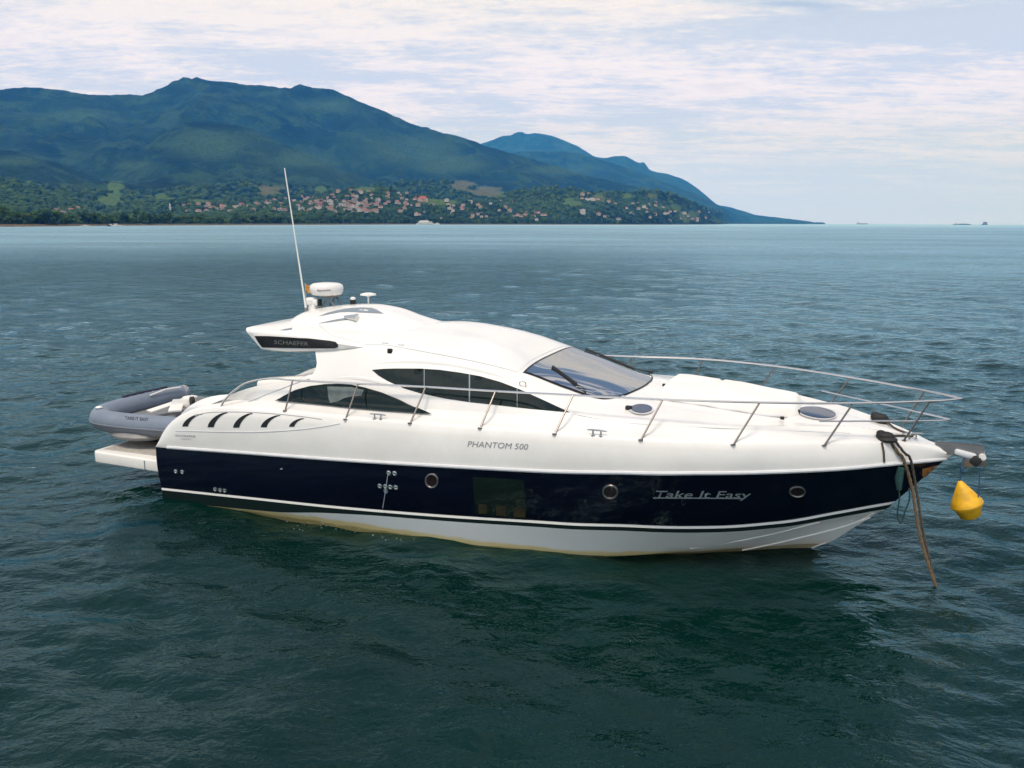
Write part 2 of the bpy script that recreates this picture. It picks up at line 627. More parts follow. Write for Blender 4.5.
# far ridge running out to the cape
add_ridge([(440, 158), (465, 150), (484, 142), (493, 138.5), (503, 134.5), (511, 133.6), (516, 131), (521, 130.3), (528, 132.5), (534, 132), (545, 133.6), (560, 138), (572, 143.5), (585, 150), (597, 157), (606, 158), (615, 156.2), (624, 156), (632, 159.5), (640, 162.5), (643, 162), (650, 169.5), (655, 171.5), (668, 174), (682, 178.5), (694, 185.5), (706, 195), (714, 202), (719, 205), (728, 206.5), (742, 210.5), (756, 215), (775, 217.2), (795, 219.6), (815, 222), (826, 223.8)], 11500, 1700, 1.15, .45, 1 / 1400., 71, .006)

CLEAR = [  # bearing/height of clearings seen on the slopes: u, v, half width, half height, tint
    (113, 199, 15, 7, 0), (116, 190, 9, 9, 0), (160, 199, 9, 5, 0), (270, 189, 17, 7, 1), (322, 189.5, 6, 4, 0), (366, 189, 10, 3.5, 0),
    (462, 186, 17, 5, 1), (482, 192, 18, 6, 1), (497, 195, 14, 4, 0), (569, 201, 9, 6.5, 0), (577, 203, 7, 3.5, 0), (598, 197.5, 10, 5, 2), (548, 193, 3, 2, 0), (626, 197, 7, 4, 0),
    (672, 207, 14, 4, 0), (690, 214, 13, 4, 0), (650, 196, 8, 2.5, 2), (434, 202, 22, 3, 0), (170, 200, 14, 4, 0), (30, 182, 9, 3, 0), (200, 201, 20, 2, 0), (690, 219, 12, 3, 2)]


SUN_PATCHES = [(535, 204, 40, 11), (590, 207, 30, 10), (645, 206, 45, 11), (330, 208, 60, 8), (40, 212, 60, 8), (215, 142, 70, 19), (300, 160, 60, 14), (400, 150, 70, 22), (70, 118, 60, 10), (330, 105, 50, 9), (455, 165, 50, 12), (20, 160, 40, 8), (560, 170, 60, 7), (130, 165, 30, 8)]  # sunlit parts of the slopes, painted as lighter forest colour


def build_land():
    us = np.linspace(-250, 1000, 900)
    azs = np.array([az_of(u) for u in us])
    rr = np.concatenate([np.geomspace(720, 3000, 230), np.geomspace(3020, 13300, 200)])
    A, R = np.meshgrid(azs, rr)
    X, Y = R * np.sin(A), R * np.cos(A)
    r0 = R0(A) * (1 + .03 * (fbm(A * 60, A * 0 + 2, 4, 90) - .5))
    dshore = R - r0
    base = np.where(dshore > 0, 2.2 * (1 - np.exp(-np.clip(dshore, 0, 1e5) / 25)) + .012 * np.clip(dshore, 0, 1500), np.maximum(-.06 * -dshore, -4))
    Hh = base.copy()
    wx = (fbm(X / 900, Y / 900, 4, 7) - .5) * 500
    wy = (fbm(X / 900, Y / 900, 4, 8) - .5) * 500
    for fn, a0, a1, Rk, fo, pw, namp, ns, seed, jag in RIDGES:
        ins = smooth01((A - a0) / .02) * smooth01((a1 - A) / .02)
        wob = 1 + .05 * (fbm(A * 9, A * 0 + .5, 3, seed + 5) - .5)
        Rv = Rk * wob
        Rv = np.maximum(Rv, r0 + fo + 300)
        Hc = fn(A) * Rv + CAM_H
        F = np.minimum(r0 + fo, Rv - 250)
        t = (R - F) / (Rv - F)
        tc = np.clip(t, 0, 1)
        rid = fbm((X + wx) * ns, (Y + wy) * ns, 5, seed, .5, True)
        carve = namp * (1 - rid) * 1.7 * (4 * tc * (1 - tc)) ** .8
        front = Hc * tc ** pw * (1 - np.clip(carve, 0, .8))
        front = front + jag * Hc * (fbm(X / 90, Y / 90, 3, seed + 9) - .5) * tc
        back = Hc * (1 - .9 * np.clip((R - Rv) / (.30 * Rv), 0, 1))
        hk = np.where(t <= 1, front, back) * ins
        hk = np.where(t < 0, 0, hk)
        Hh = np.maximum(Hh, np.where(dshore > 0, hk, -4))
    # forest canopy relief
    can = (fbm(X / 22, Y / 22, 3, 77) - .35)
    Hh = np.where(dshore > 60, Hh + np.clip(Hh / 30, 0, 1) * can * 9, Hh)
    land = grid_mesh('hills', X, Y, Hh, None)
    me = land.data
    me.materials.clear()
    # project the vertices once to know which slope the clearings lie on
    D = np.stack([X, Y, Hh - CAM_H], -1)
    zc = D @ np.array(c_fw)
    U = 512 + F_PX * (D @ np.array(c_rt)) / zc
    V = 384 - F_PX * (D @ np.array(c_up)) / zc
    grass = np.zeros_like(X)
    dry = np.zeros_like(X)
    ed = (fbm(X / 70, Y / 70, 4, 13) - .5) * 1.6
    for u, v, a, b, tint in CLEAR:
        q = 1 - np.sqrt(((U - u) / a) ** 2 + ((V - v) / b) ** 2) + ed
        g = smooth01(q / .35)
        grass = np.maximum(grass, g)
        dry = np.maximum(dry, g * (1.0 if tint == 1 else (.55 if tint == 2 else 0)))
    sand = ((Hh < 2.0) & (dshore > -40)).astype(float)
    sunlit = np.zeros_like(X)
    for u, v, a, b in SUN_PATCHES:
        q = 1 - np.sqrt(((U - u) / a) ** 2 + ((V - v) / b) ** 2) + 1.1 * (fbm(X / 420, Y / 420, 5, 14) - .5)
        sunlit = np.maximum(sunlit, smooth01(q / .8))
    col = np.stack([grass, dry, sand, sunlit], -1).astype(np.float32)
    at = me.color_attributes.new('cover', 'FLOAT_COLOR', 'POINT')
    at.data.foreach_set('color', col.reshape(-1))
    m = bpy.data.materials.new('forest_hills')
    m.use_nodes = True
    t = NT(m.node_tree)
    geo = t.add('ShaderNodeNewGeometry').outputs['Position']
    n1 = t.noise(t.mapping(geo, (1, 1, 1.6)), .0018, 5, .6, .4)
    n2 = t.noise(geo, .016, 4, .65)
    n3 = t.noise(geo, .07, 3, .7)
    n4 = t.noise(t.mapping(geo, (1, 1, 1.5)), .0055, 4, .62, .6)
    f = t.mix(t.mapr(n1, .36, .66), (.003, .011, .006), (.020, .050, .018))
    f = t.mix(t.math('MULTIPLY', t.mapr(n4, .47, .60), .85), f, (.036, .078, .026))
    f = t.mix(t.math('MULTIPLY', t.mapr(n2, .45, .68), .8), f, (.004, .013, .007))
    f = t.mix(t.math('MULTIPLY', t.mapr(n3, .45, .75), .55), f, (.003, .009, .006))
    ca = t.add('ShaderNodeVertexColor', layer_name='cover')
    sep = t.add('ShaderNodeSeparateColor')
    t.link(ca.outputs[0], sep.inputs[0])
    f = t.mix(t.math('MULTIPLY', ca.outputs['Alpha'], t.mapr(n3, .3, .65, .35, 1.0)), f, (.050, .10, .036))  # brighter green stands in for sunlight on the forest
    gr = t.mix(sep.outputs[1], (.10, .17, .035), (.16, .14, .065))
    gr = t.mix(t.mapr(n3, .4, .75), gr, (.07, .12, .03))
    f = t.mix(t.math('MULTIPLY', sep.outputs[0], .85), f, gr)
    f = t.mix(sep.outputs[2], f, (.17, .13, .08))
    bp = t.add('ShaderNodeBump', {'Strength': 1.0, 'Distance': 22.0})
    t.link(t.math('ADD', n3, t.math('MULTIPLY', n2, 1.5)), bp.inputs['Height'])
    bs = t.add('ShaderNodeBsdfPrincipled', {'Roughness': .95, 'Specular IOR Level': .1})
    t.link(f, bs.inputs['Base Color'])
    t.link(bp.outputs[0], bs.inputs['Normal'])
    out = t.add('ShaderNodeOutputMaterial')
    t.link(bs.outputs[0], out.inputs['Surface'])
    me.materials.append(m)
    setp(land, kind='structure')
    return land, X, Y, Hh, dshore, grass, U, V


LAND, LX, LY, LH, LD, LG, LU, LV = build_land()
T_LAND = BVHTree.FromPolygons([v.co for v in LAND.data.vertices], [tuple(p.vertices) for p in LAND.data.polygons])


def ground(u, v):
    p, n, i, d = T_LAND.ray_cast(CAM, ray(u, v))
    return p


# ---- foliage
def leaf_mat(name, c1, c2):
    m = bpy.data.materials.new(name)
    m.use_nodes = True
    t = NT(m.node_tree)
    geo = t.add('ShaderNodeNewGeometry').outputs['Position']
    n = t.noise(geo, .09, 4, .7)
    info = t.add('ShaderNodeObjectInfo').outputs['Random']
    f = t.math('ADD', t.math('MULTIPLY', t.mapr(n, .3, .7), .6), t.math('MULTIPLY', info, .4))
    bs = t.add('ShaderNodeBsdfPrincipled', {'Roughness': .9, 'Specular IOR Level': .15})
    t.link(t.mix(f, c1, c2), bs.inputs['Base Color'])
    out = t.add('ShaderNodeOutputMaterial')
    t.link(bs.outputs[0], out.inputs['Surface'])
    return m


LEAF = leaf_mat('foliage', (.009, .026, .007), (.055, .10, .020))
LEAFY = leaf_mat('foliage_light', (.03, .06, .012), (.07, .11, .022))
BARK = mat('bark', (.07, .055, .04), .9)
ICO_V, ICO_F = None, None
_b = bmesh.new()
bmesh.ops.create_icosphere(_b, subdivisions=1, radius=1)
_b.verts.index_update()
ICO_V = np.array([v.co[:] for v in _b.verts])
ICO_F = np.array([[v.index for v in f.verts] for f in _b.faces])
_b.free()


def tree_mesh(seed, h, w, palm=False):
    r = np.random.default_rng(seed)
    mb = MB()
    if palm:
        mb.tube([(0, 0, 0), (.3, 0, h * .5), (.2, .2, h * .9)], [.25, .18, .14], 6)
        for k in range(16):
            a = k * 2.4
            L = w * r.uniform(.4, .55)
            dr = r.uniform(.1, .9)
            p = [Vector((.2, .2, h * .9)), Vector((cos(a) * L * .5, sin(a) * L * .5, h * .9 + L * .28 * (1 - dr))), Vector((cos(a) * L, sin(a) * L, h * .9 - L * .5 * dr))]
            sd_ = Vector((-sin(a), cos(a), 0)) * .45
            mb.add([p[0], p[1] - sd_, p[1] + sd_, p[2]], [(0, 1, 2), (1, 3, 2)], 1)
    else:
        mb.tube([(0, 0, -1), (.1, .05, h * .35), (0, .1, h * .7)], [.38, .26, .1], 6)
        for k in range(4):
            a = r.uniform(0, 6.28)
            mb.tube([(.08, .05, h * .33), (cos(a) * w * .22, sin(a) * w * .22, h * .6)], [.16, .06], 5)
        for k in range(15):
            a = r.uniform(0, 6.28)
            q = sqrt(r.uniform(0, 1)) * w * .38
            z = h * r.uniform(.42, .88) - q * .25
            s = w * r.uniform(.10, .2)
            v = ICO_V * (1 + r.normal(0, .22, (12, 1))) * np.array([s, s, s * .75]) + np.array([cos(a) * q, sin(a) * q, z])
            mb.add([tuple(p) for p in v], [tuple(f) for f in ICO_F], 1)
            for j in range(12):
                d = r.normal(0, 1, 3)
                d /= np.linalg.norm(d)
                c = np.array([cos(a) * q, sin(a) * q, z]) + d * s * np.array([1.15, 1.15, .9])
                e = r.normal(0, .33, (3, 3)) * s * 1.1
                mb.add([tuple(c + e[0]), tuple(c + e[1]), tuple(c + e[2])], [(0, 1, 2)], 1)
    return mb


def build_trees():
    protos = []
    for k, (h, w, lf, palm) in enumerate(((12, 11, LEAF, 0), (10, 12, LEAF, 0), (14, 10, LEAF, 0), (9, 9, LEAFY, 0), (13, 8, LEAF, 1))):
        mb = tree_mesh(100 + k, h, w, palm)
        me = bpy.data.meshes.new('tree')
        me.from_pydata(mb.v, [], mb.f)
        me.materials.append(BARK)
        me.materials.append(lf)
        me.polygons.foreach_set('material_index', np.array(mb.mi, dtype=np.int32))
        protos.append(me)
    labs = ['broad dark green tree standing in the shoreline belt', 'broad dark green tree standing in the shoreline belt', 'tall dark green tree rising above the shoreline belt', 'low yellowish green tree near the beach', 'tall slender palm tree standing near the beach']
    nms = ['shade_tree', 'shade_tree', 'tall_tree', 'small_tree', 'palm_tree']
    grp = ['broad trees along the shore', 'broad trees along the shore', 'tall trees along the shore', 'light green trees along the shore', 'palm trees along the shore']
    r = random.Random(3)
    for k in range(285):
        u = r.uniform(-12, 512) if k < 240 else r.uniform(512, 700)
        a = az_of(u)
        row = r.choice((0, 0, 1, 1, 2))
        rad = float(R0(a)) * 1.012 + 18 + row * r.uniform(15, 45) + r.uniform(0, 14)
        x, y = rad * sin(a), rad * cos(a)
        p, n, i, d = T_LAND.ray_cast(Vector((x, y, 900)), Vector((0, 0, -1)))
        if p is None or p.z < .4:
            continue
        pi_ = r.choice((0, 0, 1, 1, 2, 3, 4)) if u > 120 else r.choice((0, 1, 1, 2, 3))
        o = bpy.data.objects.new(nms[pi_], protos[pi_])
        COL.objects.link(o)
        o.location = p
        o.rotation_euler = (0, 0, r.uniform(0, 6.28))
        s = r.uniform(.7, 1.25)
        o.scale = (s * r.uniform(.9, 1.2), s * r.uniform(.9, 1.2), s)
        setp(o, labs[pi_], 'palm tree' if pi_ == 4 else 'tree', grp[pi_])


def build_wood():
    r = np.random.default_rng(19)
    n = 15000
    ny, nx = LX.shape
    V, F, MI = [], [], []
    cnt = 0
    jj = r.integers(0, nx, n * 4)
    ii = r.integers(0, 330, n * 4)
    for i, j in zip(ii, jj):
        if LD[i, j] < 70 or LG[i, j] > .35 or LH[i, j] < 2 or LD[i, j] > 1700:
            continue
        if LV[i, j] < 180:
            continue
        s = r.uniform(2.2, 5.0) * (1 + LD[i, j] / 2500.) * (LX[i, j]**2 + LY[i, j]**2)**.5 / 2000.
        s = min(max(s, 2.2), 8.5)
        c = np.array([LX[i, j] + r.uniform(-10, 10), LY[i, j] + r.uniform(-10, 10), LH[i, j] + s * .35])
        v = ICO_V * (1 + r.normal(0, .2, (12, 1))) * np.array([s * 1.1, s * 1.1, s]) + c
        b = cnt * 12
        V.append(v)
        F.append(ICO_F + b)
        MI.append(np.full(20, 1 if r.uniform() < (.55 if 490 < LU[i, j] < 720 else .28) else 0))
        cnt += 1
        if cnt >= n:
            break
    V = np.concatenate(V)
    F = np.concatenate(F)
    me = bpy.data.meshes.new('wood')
    me.from_pydata(V.tolist(), [], F.tolist())
    me.materials.append(LEAF)
    me.materials.append(LEAFY)
    me.polygons.foreach_set('material_index', np.concatenate(MI).astype(np.int32))
    o = bpy.data.objects.new('wood', me)
    COL.objects.link(o)
    setp(o, 'dark green woodland covering the coastal slopes round the town', 'wood', None, 'stuff')


build_trees()
build_wood()

# ---- houses of the town
WALLS = {'white': mat('white_wall', (.50, .47, .44), .8), 'cream': mat('cream_wall', (.42, .36, .28), .8), 'pink': mat('pinkish_wall', (.52, .36, .30), .8), 'grey': mat('grey_wall', (.38, .38, .38), .8)}
ROOFS = {'terracotta': mat('terracotta_roof', (.27, .13, .09), .85), 'brown': mat('brown_roof', (.17, .10, .075), .85), 'red': mat('red_roof', (.36, .07, .05), .85), 'pale': mat('pale_roof', (.40, .37, .35), .8)}
DARKW = mat('dark_window', (.03, .035, .04), .3)


def house_mesh(wc, rc, L, Wd, h, flat=False, storeys=1):
    mb = MB()
    hh = h * storeys
    mb.box((0, 0, hh / 2 - 1), (L, Wd, hh + 2))
    if flat:
        mb.box((0, 0, hh + .15), (L + .5, Wd + .5, .35), mi=1)
        mb.box((L * .2, 0, hh + .9), (L * .3, Wd * .4, 1.3))
    else:
        o = .7
        x, y = L / 2 + o, Wd / 2 + o
        rh = Wd * .30
        rx = max(x - Wd * .42, .3)
        mb.add([(-x, -y, hh), (x, -y, hh), (x, y, hh), (-x, y, hh), (-rx, 0, hh + rh), (rx, 0, hh + rh)], [(0, 1, 5, 4), (1, 2, 5), (2, 3, 4, 5), (3, 0, 4), (3, 2, 1, 0)], 1)
    for s in range(storeys):
        for k in (-.3, 0, .3):
            mb.box((L * k, -Wd / 2 - .02, s * h + h * .5), (1.2, .1, 1.3), mi=2)
    me = bpy.data.meshes.new('house')
    me.from_pydata(mb.v, [], mb.f)
    for q in (WALLS[wc], ROOFS[rc], DARKW):
        me.materials.append(q)
    me.polygons.foreach_set('material_index', np.array(mb.mi, dtype=np.int32))
    return me


HP = [('house', house_mesh('white', 'terracotta', 11, 8, 3.1), 'white terracotta roofed house'),
      ('house', house_mesh('cream', 'terracotta', 12, 8, 3.1, False, 2), 'tall cream terracotta roofed house'),
      ('house', house_mesh('pink', 'brown', 10, 8, 3.0), 'pinkish brown roofed house'),
      ('house', house_mesh('white', 'pale', 12, 9, 3.1, True, 2), 'white flat roofed house'),
      ('house', house_mesh('grey', 'brown', 13, 9, 3.0), 'grey brown roofed house'),
      ('house', house_mesh('white', 'red', 12, 9, 3.0), 'white red roofed house')]
CLUST = [  # u0, u1, v0, v1, count, where
    (183, 250, 206, 213, 26, 'among the trees left of the town'), (250, 334, 198, 213, 62, 'in the dense middle of the hillside town'),
    (330, 382, 190, 214, 66, 'on the steep hill of the town'), (384, 440, 194, 220, 30, 'above the white ferry on the shore'),
    (440, 512, 201, 221, 34, 'among the trees right of the ferry'), (512, 548, 213, 222, 12, 'at the foot of the wooded headland'),
    (578, 606, 195, 204, 5, 'on the pale clearing of the headland'), (596, 665, 203, 221, 20, 'on the slope of the headland'), (660, 730, 212, 222.5, 16, 'along the shore at the end of the headland'),
    (48, 80, 209, 218, 7, 'among the shoreline trees at the far left')]


def build_town():
    r = random.Random(8)
    for u0, u1, v0, v1, n, where in CLUST:
        for k in range(n):
            for tr in range(8):
                u, v = r.uniform(u0, u1), r.uniform(v0, v1)
                p = ground(u, v)
                if p is not None and p.z > 1 and p.length < 5200:
                    break
            else:
                continue
            w = r.choices(range(6), (5, 3, 5, 3, 3, 2))[0]
            nm, me, lab = HP[w]
            o = bpy.data.objects.new(nm, me)
            COL.objects.link(o)
            dist = p.length
            s = r.uniform(.6, 1.0) * (1 if dist < 2600 else 1.15)
            o.location = p + Vector((0, 0, .8 + 3 * (dist > 1300)))
            o.scale = (s, s, s)
            o.rotation_euler = (0, 0, -az_of(u) + r.uniform(-.5, .5))
            setp(o, lab + ' ' + where, 'house', lab + 's ' + where)


build_town()


def single(name, me, u, v, lab, cat, rz=0.0, dz=0.0, scale=1.0):
    p = ground(u, v)
    o = bpy.data.objects.new(name, me)
    COL.objects.link(o)
    o.location = p + Vector((0, 0, dz))
    o.scale = (scale,) * 3
    o.rotation_euler = (0, 0, -az_of(u) + rz)
    return setp(o, lab, cat)


single('large_house', house_mesh('pink', 'red', 26, 17, 4.0, False, 2), 422.5, 201.5, 'largest red roofed building on the slope above the ferry', 'building', .2, 1)
single('large_house', house_mesh('white', 'pale', 34, 16, 3.4, True, 2), 590, 201, 'long white flat roofed building on the pale clearing of the headland', 'building', .1, 2)
single('large_house', house_mesh('white', 'pale', 14, 14, 4.5, True, 3), 582.5, 214.5, 'tall white block standing alone among trees below the headland clearing', 'building', .3, 2)
mb = MB()
mb.box((0, 0, 8), (3.2, 3.2, 18))
mb.box((0, 0, 12.5), (6.5, 2, 1.6))
mb.lathe([(2.2, 17), (1.2, 20), (.1, 24)], 8)
me = bpy.data.meshes.new('church_tower')
me.from_pydata(mb.v, [], mb.f)
me.materials.append(WALLS['white'])
single('church_tower', me, 170.5, 213, 'slim white church tower rising above the shoreline trees', 'tower')


# ---- small craft off the shore
def vessel(name, u, rad, L, B, hgt, lab, cat, yaw, hullm, cabins, masts=()):
    a = az_of(u)
    R = bpy.data.objects.new(name, None)
    COL.objects.link(R)
    R.location = (rad * sin(a), rad * cos(a), 0)
    R.rotation_euler = (0, 0, -a + yaw)
    setp(R, lab, cat)
    v, f = [], []
    st = [(-.5, .8, 1), (-.2, 1, .95), (.15, .95, .98), (.38, .55, 1.1), (.5, .04, 1.25)]
    for x, w, z in st:
        for y, zz in ((-w, z), (-w * .75, -.4), (w * .75, -.4), (w, z)):
            v.append((x * L, y * B / 2, zz * hgt if zz > 0 else -.4))
    for i in range(len(st) - 1):
        for k in range(3):
            f.append((i * 4 + k, i * 4 + k + 1, i * 4 + 5 + k, i * 4 + 4 + k))
        f.append((i * 4 + 3, i * 4, i * 4 + 4, i * 4 + 7))
    f += [(3, 2, 1, 0), (16, 17, 18, 19)]
    mesh_obj('hull', v, f, hullm, R, smooth=False)
    for cx, cz, l, b, h, mm in cabins:
        mb = MB()
        mb.box((cx * L, 0, cz), (l * L, b * B, h), bev=min(.3, h * .15))
        mb.box((cx * L, 0, cz + h * .12), (l * L * 1.01, b * B * 1.01, h * .25), mi=1)
        mb.build('cabin', mm, R, smooth=False, auto=None, mats=[mm, DARKW])
    for mx, mh in masts:
        MB().tube([(mx * L, 0, hgt * .5), (mx * L, 0, mh)], [max(.12, mh * .012), max(.06, mh * .006)], 6).build('mast', STRIPE_W, R)
    return R


WB = mat('boat_white', (.78, .78, .76), .4)
DB = mat('boat_dark', (.03, .04, .05), .5)
RB = mat('ship_hull_red', (.12, .07, .07), .6)
vessel('fishing_boat', 111, 985, 7.5, 3, 1.2, 'dark hulled small boat just off the tree lined beach at far left', 'boat', .3, DB, [(-.05, 1.6, .35, .7, 1.4, WB)])
vessel('motor_boat', 115.5, 960, 8, 3, 1.3, 'white small motor boat beside the dark boat off the beach', 'boat', .2, WB, [(0, 1.9, .45, .7, 1.5, WB)])
vessel('motor_boat', 121, 975, 6, 2.4, .9, 'rightmost low white open boat off the beach at far left', 'boat', 0, WB, [(-.1, 1.1, .3, .6, .7, WB)])
vessel('ferry', 425, 1880, 38, 11, 3.2, 'white two deck ferry lying at the town shore', 'ferry', .05, WB, [(0, 5, .8, .9, 3.4, WB), (-.05, 8, .5, .7, 2.6, WB)], [(.1, 14)])
vessel('ferry', 437, 1880, 12, 5, 2.2, 'small white boat right beside the ferry', 'boat', .1, WB, [(0, 3, .5, .8, 2.2, WB)])
for u, rd, mh, lab in ((461.5, 2150, 15, 'sailing boat with the tallest mast off the town'), (482, 2230, 12, 'sailing boat with a short mast moored off the town'), (500, 2300, 9, 'rightmost small sailing boat moored off the town')):
    vessel('sailing_boat', u, rd, 9, 3, 1.2, 'white ' + lab, 'sailing boat', .4, WB, [(-.05, 1.7, .35, .6, .9, WB)], [(.05, mh)])
vessel('motor_boat', 545, 2600, 16, 5, 1.9, 'long white motor boat below the wooded headland', 'boat', .1, WB, [(0, 2.8, .5, .8, 1.8, WB)])
vessel('motor_boat', 85, 930, 9, 3, .8, 'low pale boat drawn up at the beach at far left', 'boat', .1, WB, [(0, 1.1, .4, .6, .6, WB)])
vessel('cargo_ship', 862, 11500, 130, 20, 12, 'faint grey cargo ship on the horizon just right of the cape', 'ship', 0, mat('ship_grey', (.25, .27, .3), .6), [(-.3, 22, .15, .8, 20, WB)], [(.1, 34)])
vessel('cargo_ship', 962, 9000, 150, 26, 6, 'long low dark cargo ship on the horizon at right', 'ship', pi, DB, [(.34, 12, .12, .8, 13, WB), (-.1, 8, .5, .6, 4, RB)], [(-.2, 20), (.1, 20)])
vessel('cargo_ship', 985, 9300, 50, 30, 9, 'short tall ship standing on the horizon at far right', 'ship', .4, DB, [(0, 18, .5, .8, 15, RB)], [(.1, 42), (-.2, 36)])


# ================================================================== AIR
def build_haze():
    s = 14400
    z0, z1 = -6.0, 1400.0
    v = [(-s, -s, z0), (s, -s, z0), (s, s, z0), (-s, s, z0), (-s, -s, z1), (s, -s, z1), (s, s, z1), (-s, s, z1)]
    f = [(3, 2, 1, 0), (4, 5, 6, 7), (0, 1, 5, 4), (1, 2, 6, 5), (2, 3, 7, 6), (3, 0, 4, 7)]
    me = bpy.data.meshes.new('haze')
    me.from_pydata(v, [], f)
    m = bpy.data.materials.new('haze')
    m.use_nodes = True
    t = NT(m.node_tree)
    pv = t.add('ShaderNodeVolumePrincipled', {'Color': (.04, .32, 1.0, 1), 'Absorption Color': (1, 1, 1, 1), 'Density': HAZE_D, 'Anisotropy': 0.0})
    out = t.add('ShaderNodeOutputMaterial')
    t.link(pv.outputs[0], out.inputs['Volume'])
    me.materials.append(m)
    o = bpy.data.objects.new('haze', me)
    COL.objects.link(o)
    setp(o, kind='stuff')


HAZE_D = 1.0e-4
build_haze()
# ================================================================== YACHT
def root_at(name, p, label, cat, group=None, rz=0.0):
    o = bpy.data.objects.new(name, None)
    o.empty_display_size = 0.3
    COL.objects.link(o)
    o.location = b2w(p)
    o.rotation_euler = (0, 0, -YAW + rz)
    return setp(o, label, cat, group)


YR = root_at('motor_yacht', (0, 0, 0), 'large white sport motor yacht with navy blue hull moored on green water', 'motor yacht')

# ---- hull lines: tables of (x, value)
Ny = pchip([(0, 2.10), (2, 2.22), (4.5, 2.36), (7, 2.45), (8.6, 2.47), (9.4, 2.42), (10.1, 2.22), (10.9, 1.88), (11.95, 1.25), (12.75, .62), (13.2, .25), (13.47, 0)])
Nz = pchip([(0, 1.04), (2.1, 1.165), (4.45, 1.30), (6.3, 1.42), (8, 1.535), (9.2, 1.64), (10.1, 1.675), (11, 1.68), (11.95, 1.67), (12.75, 1.665), (13.47, 1.65)])
Ey = pchip([(0, 2.05), (.6, 2.13), (1.5, 2.18), (3, 2.26), (4.3, 2.31), (5.45, 2.36), (6.7, 2.40), (7.95, 2.43), (8.7, 2.43), (9.4, 2.36), (10.5, 2.04), (11.7, 1.35), (12.3, .92), (12.83, .50), (13.2, .23), (13.57, 0)])
Ez = pchip([(0, 1.05), (.06, 1.17), (.2, 1.36), (.42, 1.55), (.7, 1.71), (1.05, 1.84), (1.5, 1.92), (3, 1.99), (4.3, 2.0), (5.45, 2.03), (6.7, 2.07), (7.95, 2.10), (9.2, 2.13), (10.5, 2.11), (11.7, 2.05), (12.3, 2.01), (12.83, 1.95), (13.2, 1.87), (13.57, 1.735)])
Sy = pchip([(0, 2.03), (2.1, 2.12), (4.2, 2.2), (6, 2.22), (8, 2.2), (9.2, 2.02), (10.35, 1.56), (11.18, 1.06), (12, .52), (12.6, .16), (12.83, 0)])
Sz = pchip([(0, .22), (2.1, .32), (4.17, .42), (6.06, .53), (8, .66), (9.2, .715), (10.35, .70), (11.18, .715), (12, .80), (12.6, .88), (12.83, .90)])
Cy = pchip([(0, 1.95), (6, 2.05), (8, 1.9), (9.95, 1.2), (11, .8), (11.75, .45), (12.3, .15), (12.55, 0)])
Cz = pchip([(0, -.12), (6, -.06), (8, -.01), (9.95, .12), (11, .36), (11.75, .50), (12.3, .60), (12.55, .64)])
Kz = pchip([(0, -.6), (7.5, -.7), (9.5, -.62), (10.6, -.42), (11.3, -.18), (11.87, .06), (12.3, .42)])


def row_x(s, xe):
    return s - (13.57 - xe) * np.clip((s - 7) / 6.57, 0, 1) ** 2


SX = np.concatenate([[0, .03, .06, .1, .15, .2, .3, .42, .55, .7, .85, 1.05, 1.25], np.linspace(1.5, 11.5, 56)[0:], np.linspace(11.6, 13.57, 26)])


def hull_row(xe, fy, fz, dz=0.0, dy=0.0):
    x = row_x(SX, xe)
    y = np.maximum(fy(x) + dy, 0)
    y[-1] = 0
    return np.stack([x, y, fz(x) + dz], 1)


def strip(rows):
    """rows: list of (n,3) arrays with y>=0, bottom to top; builds starboard and port"""
    n = len(rows[0])
    mb = MB()
    for sgn in (-1, 1):
        v = [(p[0], sgn * p[1], p[2]) for r in rows for p in r]
        f = []
        for j in range(len(rows) - 1):
            for i in range(n - 1):
                q = (j * n + i, j * n + i + 1, (j + 1) * n + i + 1, (j + 1) * n + i)
                f.append(q if sgn < 0 else q[::-1])
        mb.add(v, f)
    return mb


def lerp_rows(a, b, k, bulge=0.0):
    out = []
    for j in range(1, k):
        t = j / k
        r = a * (1 - t) + b * t
        r[:, 1] = np.maximum(r[:, 1] + bulge * 4 * t * (1 - t) * np.minimum(1, np.minimum(a[:, 1], b[:, 1])), 0)
        out.append(r)
    return out


rK = hull_row(12.30, lambda x: x * 0, Kz)
rC = hull_row(12.55, Cy, Cz)
BO = pchip([(0, .26), (2.6, .23), (3.8, .14), (5, .105), (13, .105)])
rB = hull_row(12.745, Sy, lambda x: Sz(x) - BO(x))
rM = hull_row(12.79, Sy, lambda x: Sz(x) - .04)
rS = hull_row(12.83, Sy, Sz)
rN = hull_row(13.47, Ny, Nz)
rE = hull_row(13.57, Ey, Ez)


def hull_bottom_mat():
    m = bpy.data.materials.new('white_antifouled_bottom')
    m.use_nodes = True
    t = NT(m.node_tree)
    tc = t.add('ShaderNodeTexCoord').outputs['Object']
    sp = t.add('ShaderNodeSeparateXYZ')
    t.link(tc, sp.inputs[0])
    n = t.noise(t.mapping(tc, (1.2, 1, 3)), 1.8, 5, .6)
    h = t.math('ADD', sp.outputs[2], t.math('MULTIPLY', t.math('SUBTRACT', n, .5), .12))
    # yellow waterline scum, strongest amidships
    along = t.mapr(sp.outputs[0], 9.2, 10.6, 1.0, 0.25)
    st = t.math('MULTIPLY', t.mapr(h, 0.16, 0.09), along)
    c = t.mix(st, (0.74, 0.75, 0.74), (0.66, 0.54, 0.27))
    edge = t.math('MULTIPLY', t.mapr(h, 0.06, 0.02), .8)
    c = t.mix(edge, c, (0.30, 0.23, 0.08))
    bs = t.add('ShaderNodeBsdfPrincipled', {'Roughness': .4})
    t.link(c, bs.inputs['Base Color'])
    out = t.add('ShaderNodeOutputMaterial')
    t.link(bs.outputs[0], out.inputs['Surface'])
    return m


